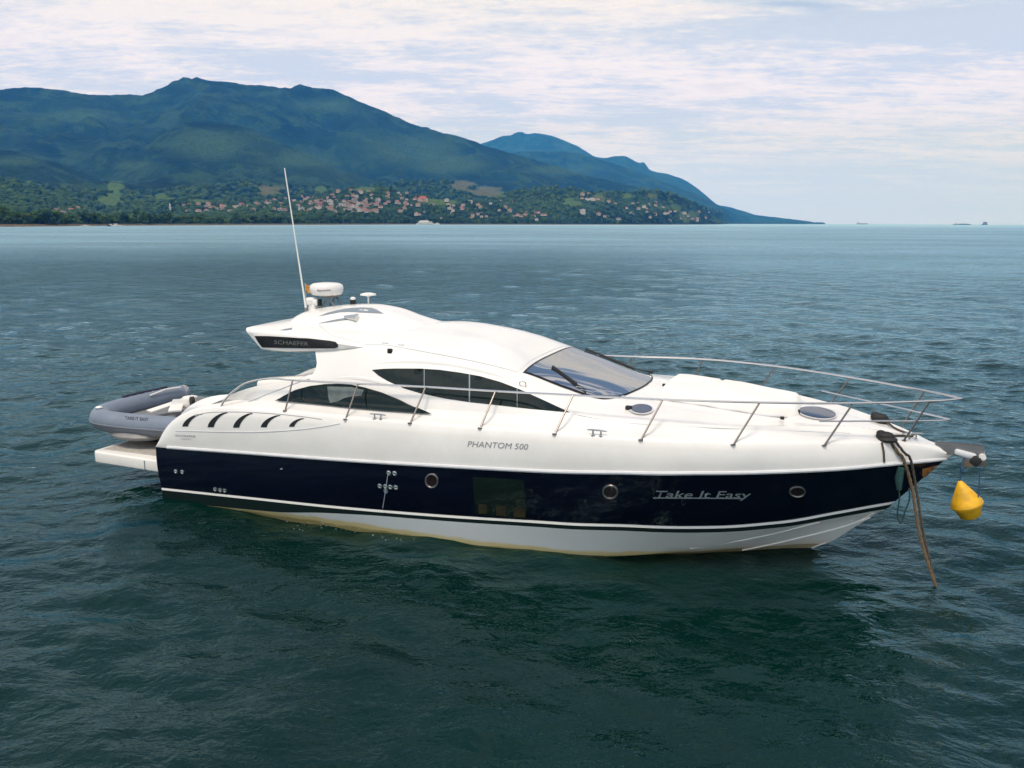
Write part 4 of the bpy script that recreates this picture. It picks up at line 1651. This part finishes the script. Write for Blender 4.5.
# whip antenna
a0 = Vector((2.22, -.3, 3.53))
a1 = on_side(284.5, 168, -.3)
MB().tube([a0, a0 + (a1 - a0) * .12, a0 + (a1 - a0) * .5, a1], [.022, .017, .013, .010], 8).build('whip_antenna', STRIPE_W, YR)
MB().lathe([(.035, 0), (.035, .08), (.02, .12)], 12, Matrix.Translation((2.22, -.3, 3.46))).build('antenna_base', GREYMET, YR)
pz = roof_z(3.05, 0)
MB().lathe([(.055, 0), (.06, .02), (.055, .09), (.0, .095)], 14, Matrix.Translation((3.02, .1, 3.63))).build('anchor_light', BLACK, YR)
MB().lathe([(.05, 0), (.055, .03), (.03, .05), (0, .055)], 14, Matrix.Translation((3.02, .1, 3.727))).build('light_cap', STRIPE_W, YR)
MB().lathe([(.016, -.05), (.016, .13), (.05, .15), (.155, .165), (.15, .19), (.07, .21), (0, .215)], 20, Matrix.Translation((3.36, .1, 3.66))).build('satellite_antenna', STRIPE_W, YR)
rs_ = []
for x in np.linspace(3.9, 7.0, 18):
    p, n, i, d = T_SUP.ray_cast(Vector((x, -float(Ry(x)) + .015, 6)), Vector((0, 0, -1)))
    rs_.append(p + Vector((0, -.004, .001)))
MB().tube(rs_, .008, 6).build('roof_edge_seam', RUB, YR)
# small roof fittings
for u, v in ((390, 351.5),):
    p, n = hitn(u, v, T_SUP)
    MB().box(p, (.09, .05, .10), bev=.015).build('navigation_light', BLACK, YR)
for u, v in ((385, 343.3), (401, 345)):
    p, n = hitn(u, v, T_SUP)
    MB().box(p, (.12, .04, .03), bev=.008).build('roof_latch', RUB, YR)
p, n = hitn(523, 386.6, T_SUP)
mb = MB()
mb.tube([p + Vector((-.05, 0, 0)), p + Vector((-.05, -.02, .07)), p + Vector((.0, -.03, .09)), p + Vector((.05, -.02, .07)), p + Vector((.05, 0, 0))], .010, 6)
mb.build('grab_loop', STEEL, YR)
# coaming groove and cabin eyebrow mouldings
T_CS = tree_of(SUPER, COAM, DECK)
for pts, r in (([(248, 401.5), (262, 396), (280, 389.2), (296, 383), (310, 378.8)], .011),):
    pp = []
    for u, v in pts:
        p, n = hitn(u, v, T_CS)
        pp.append(p + n * .004)
    MB().tube(curve_pts(pp, 5), r, 6).build('coaming_seam', RUB, YR)


def moulding(px_pts, r, tree, name='eyebrow_moulding', m=GEL, sink=.3):
    pp = []
    for u, v in px_pts:
        p, n = hitn(u, v, tree)
        pp.append(p - n * r * sink)
    rr = [r * (0.25 + .75 * sin(pi * min(max(k / (len(pp) * 6 - 6), .0), 1))) for k in range(len(pp) * 6 - 5)]
    c = curve_pts(pp, 6)
    return MB().tube(c, rr[:len(c)], 10).build(name, m, YR)


moulding([(330, 378), (350, 370), (372, 364), (400, 361.5), (430, 362), (462, 366), (495, 374), (525, 386), (552, 399), (580, 411)], .07, T_SUP, sink=.72)
moulding([(316, 384), (330, 379.5), (350, 377.5), (372, 380), (395, 386), (420, 394), (445, 401)], .06, T_CS, sink=.72)

for pts_, nm in (([(575, 414.5), (600, 419), (640, 424), (700, 427.2), (740, 429), (800, 431.2), (850, 433.2)], 'coaming_joint'), ([(319, 324.5), (325, 330), (331, 335), (345, 339), (360, 342.5)], 'hardtop_crease'), ([(436, 322.5), (452, 329), (474, 338), (500, 350), (522, 361)], 'roof_panel_joint')):
    pp = []
    for u, v in pts_:
        h_ = hit(u, v, T_ALL, .001)
        if h_ is not None:
            pp.append(h_)
    if nm != 'roof_panel_joint':
        MB().tube(curve_pts(pp, 5), .006, 6).build(nm, RUB, YR)

# ---- deck fittings
T_TRK = tree_of(DECK, SUPER)
for cu, cv, a, b, tl in ((641.5, 410, 10.6, 4.3, .02), (817, 413.8, 18.5, 5.2, .13)):
    rim = decal('deck_hatch', ellipse(cu, cv + .3, a + 1.6, b + 1.0, tl), T_TRK, RUB, YR, off=.02, cell=5)
    decal('hatch_glass', ellipse(cu, cv - .1, a, b, tl), T_TRK, HATCH, rim, off=.03, cell=5)
    p, n = hitn(cu - a - 2.2, cv - .5, T_TRK)
    MB().box(p + n * .03, (.10, .08, .06), bev=.015).build('hatch_hinge', RUBBER, rim)


def cleat(u, v, L=.26, yaw=0.0):
    p, n = hitn(u, v, T_TRK)
    mb = MB()
    R = Matrix.Rotation(yaw, 3, 'Z')
    for s in (-.06, .06):
        mb.tube([p + R @ Vector((s, 0, -.01)), p + R @ Vector((s, 0, .07))], .014, 8)
        mb.tube([p + R @ Vector((s, 0, .0)), p + R @ Vector((s * 1.02, 0, .006))], .035, 8)
    mb.tube([p + R @ Vector((-L / 2, 0, .075)), p + R @ Vector((-L / 4, 0, .08)), p + R @ Vector((L / 4, 0, .08)), p + R @ Vector((L / 2, 0, .075))], [.009, .014, .014, .009], 8)
    return mb.build('cleat', STEEL, YR)


cleat(378, 419, .3)
cleat(597, 435.5, .3)
cleat(912, 438.5, .34, radians(25))

# sun pad on the foredeck
pv, pf = [], []
NI, NJ = 40, 26
PWY = pchip([(9.12, .80), (9.4, .93), (10.2, .92), (10.9, .84), (11.25, .66), (11.34, .5)])
for i in range(NI):
    x = 9.12 + 2.22 * i / (NI - 1)
    for j in range(NJ):
        u = -1 + 2 * j / (NJ - 1)
        y = float(PWY(x)) * u
        p, n, ii, d = T_SUP.ray_cast(Vector((x, y, 6)), Vector((0, 0, -1)))
        z0 = p.z
        e = min(1, (1 - abs(u)) / .10) if abs(u) < 1 else 0
        ex = min(1, min(i, NI - 1 - i) / 2.2)
        hgt = .14 * (1 - (1 - e) ** 2) * (1 - (1 - ex) ** 2)
        wr = .006 * sin(7 * x + 2 * y) * sin(5 * y + 1.2) * e
        if abs(x - 9.95) < .03:
            hgt *= .8
        pv.append((x, y, z0 - .012 + hgt + wr))
for i in range(NI - 1):
    for j in range(NJ - 1):
        pf.append((i * NJ + j, (i + 1) * NJ + j, (i + 1) * NJ + j + 1, i * NJ + j + 1))
PAD = mesh_obj('sun_pad', pv, pf, CUSH, YR, autosmooth=50)
# loose cover hem along its starboard edge
hem = [Vector((x, -float(PWY(x)) - .015, 0)) for x in np.linspace(9.3, 11.15, 14)]
for k, p in enumerate(hem):
    q, n, ii, d = T_SUP.ray_cast(Vector((p.x, p.y, 6)), Vector((0, 0, -1)))
    p.z = q.z + .012 + .01 * sin(k * 1.7)
MB().tube(hem, .018, 6).build('pad_hem', RUB, YR)
for q in (((782, 419)), ((664, 386))):
    p, n = hitn(*q, T_SUP)
    MB().box(p + n * .02, (.06, .05, .04), bev=.01).build('pad_strap', RUBBER, YR)

# ---- guard rails
RT = [(1.58, 2.16, 1.93), (1.72, 2.10, 2.13), (1.93, 2.04, 2.31), (2.15, 2.0, 2.42), (2.58, 1.98, 2.505), (3.03, 1.97, 2.505), (4.33, 1.97, 2.535), (5.6, 1.98, 2.575), (6.83, 2.0, 2.60), (8.10, 2.02, 2.635), (9.46, 2.0, 2.67), (10.8, 1.68, 2.67), (12.06, 1.12, 2.645), (13.13, .42, 2.625)]
FEET = [(2.98, 285, 411), (4.18, 345.4, 419.4), (5.4, 410, 423.5), (6.6, 480, 428.4), (7.87, 554.5, 434.3), (9.2, 640.7, 440), (10.5, 733, 444.8), (11.7, 824, 445.5), (12.76, 903.5, 440.6)]
TOPS = [5, 6, 7, 8, 9, 10, 11, 12, 13]
for sgn in (-1, 1):
    pts = [Vector((x, sgn * y, z)) for x, y, z in RT] + [Vector((13.45, sgn * .16, 2.62))] + ([Vector((13.60, 0, 2.62))])
    pts[0].y = sgn * (float(Ey(pts[0].x)) - .05)
    c = curve_pts(pts, 6)
    MB().tube(c, .0175, 8).build('guard_rail', STEEL, YR)
    for (fx, u, v), ti in zip(FEET, TOPS):
        p, n = hitn(u, v, T_TOP)
        p = Vector((p.x, sgn * abs(p.y), p.z))
        top = Vector((RT[ti][0], sgn * RT[ti][1], RT[ti][2]))
        mb = MB()
        mb.tube([p - Vector((0, 0, .01)), top], .0145, 8)
        mb.tube([p, p + Vector((0, 0, .012))], .038, 10)
        mb.build('stanchion', STEELD, YR)
    # lower bow rail
    m2 = curve_pts([Vector((11.62, sgn * 1.22, 2.36)), Vector((12.3, sgn * .80, 2.33)), Vector((12.95, sgn * .40, 2.30)), Vector((13.35, sgn * .12, 2.285)), Vector((13.47, 0, 2.285))], 5)
    MB().tube(m2, .0125, 8).build('lower_rail', STEEL, YR)

# ---- bow roller and anchor
mb = MB()
for y in (-.06, .06):
    v = [(13.30, y, 1.83), (13.58, y, 1.735), (13.93, y, 1.745), (13.97, y, 1.78), (13.97, y, 1.90), (13.94, y, 1.915), (13.30, y, 1.905)]
    w_ = [(a, y + .012, c) for a, b, c in v]
    k = len(v)
    mb.add(v + w_, [tuple(range(k)), tuple(range(2 * k - 1, k - 1, -1))] + [(i, (i + 1) % k, k + (i + 1) % k, k + i) for i in range(k)])
mb.box((13.6, 0, 1.755), (.5, .118, .02))
br = mb.build('bow_roller', GREYMET, YR)
mb = MB()
mb.tube([(13.95, -.12, 1.76), (13.95, .12, 1.76)], .05, 12)
mb.build('roller', STRIPE_W, br)
mb = MB()
mb.tube([(13.3, 0, 1.85), (13.75, 0, 1.84), (13.98, 0, 1.80)], .03, 8)
mb.add([(13.72, -.17, 1.70), (14.0, -.12, 1.74), (14.05, 0, 1.60), (13.70, 0, 1.55), (13.72, .17, 1.70), (14.0, .12, 1.74)], [(0, 1, 2, 3), (3, 2, 5, 4), (0, 3, 4, 5, 1), (1, 5, 2)])
mb.build('anchor', mat('galvanised', (.42, .43, .44), .5, metal=.5, var=.2), YR, auto=20)
mb = MB()
mb.box((13.72, -.02, 1.78), (.3, .2, .09), Matrix.Rotation(.2, 3, 'Y'), bev=.03)
mb.build('anchor_plate', mat('anchor_white', (.62, .64, .66), .4), YR)
mb = MB()
mb.box((13.86, -.14, 1.70), (.14, .08, .14), Matrix.Rotation(.6, 3, 'Y'), bev=.03)
mb.build('anchor_shackle', RUBBER, YR)
# worn antifouling patch at the stem head
pst = []
decal('stem_chafe', [(922, 468.6), (937, 465.2), (934, 469), (928, 475), (924, 478), (922, 475)], T_SIDE, WOODR, YR, off=.006, cell=4)

# ---- swim platform
mb = MB()
pv = [(-1.82, 1.84), (-1.74, 1.92), (-.02, 2.0), (-.02, -2.0), (-1.74, -1.92), (-1.82, -1.84)]
zt, zb = .735, .50
outl = [(-1.68, y) for y in (-1.75, 1.75)]
bm = bmesh.new()
vsb = [bm.verts.new((x, y, zb)) for x, y in pv]
fb = bm.faces.new(vsb)
ret = bmesh.ops.extrude_face_region(bm, geom=[fb])
for g in ret['geom']:
    if isinstance(g, bmesh.types.BMVert):
        g.co.z = zt
bmesh.ops.recalc_face_normals(bm, faces=bm.faces[:])
bmesh.ops.bevel(bm, geom=bm.edges[:], offset=.035, segments=3, affect='EDGES', profile=.5)
bm.verts.index_update()
mb.add([v.co.copy() for v in bm.verts], [tuple(v.index for v in f.verts) for f in bm.faces])
bm.free()
mb.build('swim_platform', GELB, YR, auto=45)
mb = MB()
for k in range(16):
    x0 = -1.65 + k * .1
    mb.box((x0, 0, zt + .004), (.088, 3.5, .012), bev=.003, seg=1)
mb.build('teak_decking', TEAK, YR, auto=30)
mb = MB()
mb.box((-.42, -1.985, .60), (.012, .02, .2))
mb.build('platform_seam', VENTG, YR)
mb = MB()
for y in (-1.3, 1.3):
    mb.box((-.8, y, .38), (1.5, .12, .26), Matrix.Rotation(.12, 3, 'Y'), bev=.02)
mb.build('platform_bracket', GREYMET, YR)
# ================================================================== THINGS ON AND BESIDE THE YACHT
# ---- tender on the swim platform
DP = Vector((-1.1, -.1, .75))
TR = root_at('inflatable_tender', DP, 'small grey inflatable dinghy stowed across the swim platform of the yacht', 'dinghy')
pxy = [((190, 394), 1.24), ((183, 394), 1.25), ((172, 396), 1.26), ((150, 401), 1.27), ((128, 406.5), 1.27), ((110, 412), 1.26), ((101.5, 416), 1.245), ((103.5, 420), 1.23), ((115, 422.3), 1.22), ((130, 424), 1.21), ((150, 425.6), 1.21), ((168, 427), 1.21)]
path = [w2b(on_level(u, v, z)) for (u, v), z in pxy]
path += [Vector((.05, -1.25, 1.2)), Vector((.1, -.6, 1.2)), Vector((.1, .6, 1.19)), Vector((.08, 1.6, 1.18))]
c = curve_pts(path, 6)
rs = []
for i in range(len(c)):
    e = min(i, len(c) - 1 - i)
    rs.append((.205 + .01 * min(1, i / 36)) * (.45 + .55 * min(1, e / 5.0) ** .6))
tube_mb = MB().tube([p - DP for p in c], rs, 22)
tub = tube_mb.build('inflatable_tube', HYP, TR, auto=60)
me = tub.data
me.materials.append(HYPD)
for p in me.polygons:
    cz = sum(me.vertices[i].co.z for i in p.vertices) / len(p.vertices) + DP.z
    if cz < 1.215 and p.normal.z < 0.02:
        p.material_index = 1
# rubbing strake round the outside
sv = []
cen = Vector((-1.1, .2, 1.26))
for i, p in enumerate(c[8:70]):
    j = i + 8
    t = (c[min(j + 1, len(c) - 1)] - c[j - 1]).normalized()
    o = Vector((-t.y, t.x, 0)).normalized()
    if o.dot(p - cen) < 0:
        o = -o
    sv.append(p + o * (rs[j] * .97) + Vector((0, 0, -.025)) - DP)
MB().tube(sv, .022, 8).build('rubbing_strake', HYPD, TR)
# V hull under the tubes
hv = []
for x, y, z in ((-2.05, 1.6, 1.12), (-2.15, 0, 1.12), (-2.0, -1.1, 1.12), (-1.1, -1.55, 1.14), (-.3, -1.2, 1.12), (-.1, 0, 1.12), (-.1, 1.6, 1.12)):
    hv.append(Vector((x, y, z)) - DP)
for x, y, z in ((-1.15, 1.6, .86), (-1.12, 0, .86), (-1.1, -1.0, .93)):
    hv.append(Vector((x, y, z)) - DP)
mesh_obj('rigid_hull', hv, [(0, 1, 8, 7), (1, 2, 9, 8), (2, 3, 9), (3, 4, 9), (4, 5, 8, 9), (5, 6, 7, 8), (0, 7, 6)], mat('dinghy_hull', (.45, .45, .42), .5, var=.1), TR, autosmooth=30)
fl_ = [Vector(p) - DP for p in ((-2.2, 1.5, 1.16), (-2.2, -1.2, 1.16), (-1.1, -1.6, 1.18), (-.1, -1.2, 1.16), (-.05, 1.5, 1.16))]
mesh_obj('floor_boards', fl_, [(0, 1, 2, 3, 4)], mat('dinghy_floor', (.16, .17, .18), .7, var=.2), TR)
mb = MB()
mb.ell(on_side(140, 432.5, -1.2) - DP, (.68, .45, .13), 16)
mb.build('keel', mat('dinghy_keel', (.22, .22, .22), .5, var=.15), TR)
# black grab strake on top of the outer tube
for k in range(6):
    p = c[14 + 2 * k]
    t_ = (c[15 + 2 * k] - c[13 + 2 * k]).normalized()
    MB().box(p + Vector((-.03, 0, rs[14 + 2 * k] * 1.0)) - DP, (.17, .07, .08), t_.to_track_quat('X', 'Z').to_matrix(), bev=.012).build('grab_patch', mat('navy_rubber', (.015, .02, .045), .6), TR)
# seat, console, transom and folded outboard
mb = MB()
mb.box(Vector((-1.35, -.15, 1.37)) - DP, (.22, 1.1, .05), Matrix.Rotation(radians(-16), 3, 'Z') @ Matrix.Rotation(radians(8), 3, 'X'), bev=.015)
mb.build('seat_board', GELB, TR)
mb = MB()
mb.box(Vector((-1.05, -.35, 1.40)) - DP, (.26, 1.15, .05), Matrix.Rotation(radians(38), 3, 'Z'), bev=.015)
mb.build('seat_board', GELB, TR)
mb = MB()
mb.box(on_side(189, 402, -.2) - DP, (.22, .22, .26), bev=.05, seg=3)
mb.build('console', GELB, TR)
mb = MB()
mb.tube([Vector(p) - DP for p in ((-.62, -.32, 1.52), (-.66, -.38, 1.52))], .10, 14)
mb.build('steering_wheel', RUBBER, TR)
for y0, y1 in ((.1, 1.0),):
    mb = MB()
    mb.tube([Vector(p) - DP for p in ((-2.20, y0, 1.44), (-2.19, (y0 + y1) / 2, 1.49), (-2.16, y1, 1.46))], .018, 8)
    mb.build('grab_rail', STRIPE_W, TR)
mb = MB()
mb.tube([p - DP for p in c[1:8]], [r_ * 1.03 for r_ in rs[1:8]], 18, cap=False)
mb.build('tube_end_patch', mat('pale_fabric', (.34, .34, .36), .8, var=.2, vscale=8), TR)
for y in (-.9, .9):
    MB().box(Vector((-1.0, y, .84)) - DP, (.9, .12, .2), bev=.02).build('chock', RUBBER, TR)
mb = MB()
mb.lathe([(.05, 0), (.07, .02), (.05, .04)], 12, Matrix.Translation(c[40] + Vector((-.05, 0, rs[40])) - DP))
mb.build('air_valve', STRIPE_W, TR)
TT = BVHTree.FromPolygons([v.co + DP for v in tub.data.vertices], [tuple(p.vertices) for p in tub.data.polygons])
lt = lettering('lettering', 'TAKE IT EASY', (125, 419.3), (148.5, 421.2), 3.2, TT, INK, TR, off=.006, bold=.01)
for v in lt.data.vertices:
    v.co -= DP

# ---- dinghy lashing / davit line left on the platform
LR = root_at('dock_line', (-.35, -1.75, .74), 'dark mooring line lying on the swim platform beside the hull', 'rope')
mb = MB()
mb.tube([(-.25, .5, .02), (-.1, .3, .02), (.0, .15, .02), (.12, .02, .03), (.22, -.05, .06), (.34, -.08, .08)], .022, 8)
mb.build('coil', ROPED, LR)

# ---- mooring ropes at the bow
def ropething(name, label, chafe_px, deck_pts, hang_pts, mats_):
    p, n = hitn(*chafe_px, T_TRK)
    base = p.copy()
    R = root_at(name, base, label, 'rope')
    mb = MB()
    mb.ell(Vector((0, 0, .06)), (.135, .095, .07), 16)
    mb.ell(Vector((.03, -.03, .02)), (.145, .11, .05), 16)
    mb.ell(Vector((-.06, .01, .10)), (.07, .065, .045), 12)
    mb.build('chafe_guard', RUBBER, R)
    return R, base


R1, B1 = ropething('mooring_rope', 'thick brown mooring rope running from the near bow down into the water', (885, 440), None, None, None)
e1 = hit(896, 452, T_TRK, .03)
e2 = hit(901.5, 459.5, tree_of(DECK, HULL_SIDE), .04)
e3 = Vector((12.99, -.60, 1.30))
wend = w2b(on_level(936, 588, -.05))


def twist(mb, pts, r, off=.0, ph=0.0, turns=9.0):
    c_ = curve_pts(pts, 14)
    L = 0.0
    out = []
    for i, p in enumerate(c_):
        if i:
            L += (p - c_[i - 1]).length
        t = (c_[min(i + 1, len(c_) - 1)] - c_[max(0, i - 1)]).normalized()
        x = t.cross(Vector((0, 0, 1)))
        x = x.normalized() if x.length > 1e-3 else Vector((1, 0, 0))
        y = t.cross(x)
        a = L * turns + ph
        out.append(p + (x * cos(a) + y * sin(a)) * off)
    mb.tube(out, r, 7)


mb = MB()
main = [Vector((.02, -.02, .05)), e1 - B1, e2 - B1, e3 - B1, (e3 * .55 + wend * .45) - B1 + Vector((-.03, 0, -.05)), wend - B1]
for ph in (0, 2.1, 4.2):
    twist(mb, main, .012, .0145, ph, 20)
mb.build('rope_strand', ROPE, R1)
mb = MB()
sec = [Vector((.10, -.02, .05)), e1 - B1 + Vector((.09, .01, .0)), e2 - B1 + Vector((.10, .03, -.0)), e3 - B1 + Vector((.07, .02, -.05)), (e3 * .5 + wend * .5) - B1 + Vector((.02, .02, -.05)), wend - B1 + Vector((.01, .02, 0))]
for ph in (0, 2.1, 4.2):
    twist(mb, sec, .010, .012, ph, 24)
mb.build('rope_strand', ROPED, R1)
mb = MB()
t0 = hit(881, 443, T_TRK, .02); t1_ = hit(883, 452, T_TRK, .015); t2 = hit(883.4, 462, tree_of(DECK, HULL_SIDE), .02)
mb.tube([t0 - B1, t1_ - B1, t2 - B1], .016, 7)
mb.build('rope_tail', ROPED, R1)
mb = MB()
mb.tube(curve_pts([Vector((.1, .0, .04)), hit(895, 436.5, T_TRK, .02) - B1, hit(912, 438.2, T_TRK, .03) - B1], 6), .018, 7)
mb.build('rope_tail', ROPED, R1)

R2, B2 = ropething('mooring_rope', 'dark mooring rope from the black guard on the far bow to the cleat', (879, 421), None, None, None)
mb = MB()
mb.tube(curve_pts([Vector((.08, .0, .05)), hit(892, 428.5, T_TRK, .03) - B2, hit(903, 433, T_TRK, .02) - B2, hit(914, 437, T_TRK, .04) - B2], 6), .018, 7)
mb.build('rope_strand', ROPED, R2)

# loose green line hanging under the bow flare
g0 = hit(899, 466, T_SIDE, .05)
R3 = root_at('green_line', g0, 'thin dark green line looping loose below the bow beside the mooring rope', 'rope')
mb = MB()
gpts = [g0, on_side(898, 480, g0.y - .05), on_side(899.5, 497, g0.y - .06), on_side(897.5, 514, g0.y - .06), on_side(900.5, 523.5, g0.y - .06), on_side(905, 512, g0.y - .05), on_side(909.5, 499, g0.y - .04), on_side(909, 488, g0.y - .03)]
mb.tube(curve_pts([p - g0 for p in gpts], 6), .011, 7)
mb.build('line', ROPEG, R3)
mb = MB()
mb.tube([Vector((0, 0, .02)), on_side(899, 478, g0.y - .04) - g0, on_side(899, 490, g0.y - .05) - g0], [.05, .06, .035], 8)
mb.build('line_bundle', mat('green_netting', (.008, .05, .05), .9, var=.4, vscale=25), R3)

# ---- yellow pick-up buoy hanging from the roller
apex = on_side(959.8, 481, -.12)
BR = root_at('mooring_buoy', apex, 'yellow conical mooring buoy hanging from the bow roller on two thin lines', 'buoy')
ax = (on_side(967.5, 506, -.12) - apex)
ax.y += .03
M = ax.normalized().to_track_quat('Z', 'Y').to_matrix().to_4x4()
L = ax.length
mb = MB()
mb.lathe([(.0, 0), (.02, .0), (.035, .012), (.19, L * .72), (.222, L * .86), (.228, L * .94), (.222, L * 1.02), (.19, L * 1.10), (.15, L * 1.42), (.13, L * 1.46), (0, L * 1.47)], 28, M)
mb.build('float_body', YEL, BR, auto=40)
mb = MB()
mb.lathe([(.229, L * .92), (.233, L * .93), (.233, L * .95), (.229, L * .96)], 28, M)
mb.build('rim_seam', mat('yellow_seam', (.5, .27, .01), .5), BR)
mb = MB()
up1 = on_side(964.5, 458, -.12) - apex
mb.tube([Vector((0, 0, -.01)), up1 * .45, up1], .010, 6)
mb.ell(up1 * .5, (.03, .03, .05), 8)
mb.ell(up1 * .42 + Vector((.02, 0, 0)), (.035, .03, .03), 8)
mb.build('blue_line', ROPEB, BR)
mb = MB()
q0 = on_side(980.3, 458, -.16) - apex
q1 = on_side(977.5, 508.5, -.16) - apex
q2 = on_side(975, 514, -.05) - apex
mb.tube([q0, (q0 + q1) / 2 + Vector((.005, 0, 0)), q1, q2], .009, 6)
mb.build('blue_line', ROPEB, BR)

# ---- a little foam where the bilge outlet stirs the water
fr_ = random.Random(4)
mb = MB()
for k in range(90):
    t_ = fr_.random()
    u = 285 + 115 * t_ + fr_.gauss(0, 8)
    v = 519 + 16 * t_ + fr_.gauss(0, 4.5)
    p = on_level(u, v, .035 + fr_.uniform(-.01, .02))
    s_ = fr_.uniform(.003, .008)
    mb.ell(p, (s_ * 1.6, s_, s_ * .5), 6)
fo = mb.build('foam', mat('foam_white', (.38, .46, .45), .6), None)
setp(fo, 'scattered white foam flecks on the water beside the navy hull', 'foam', None, 'stuff')
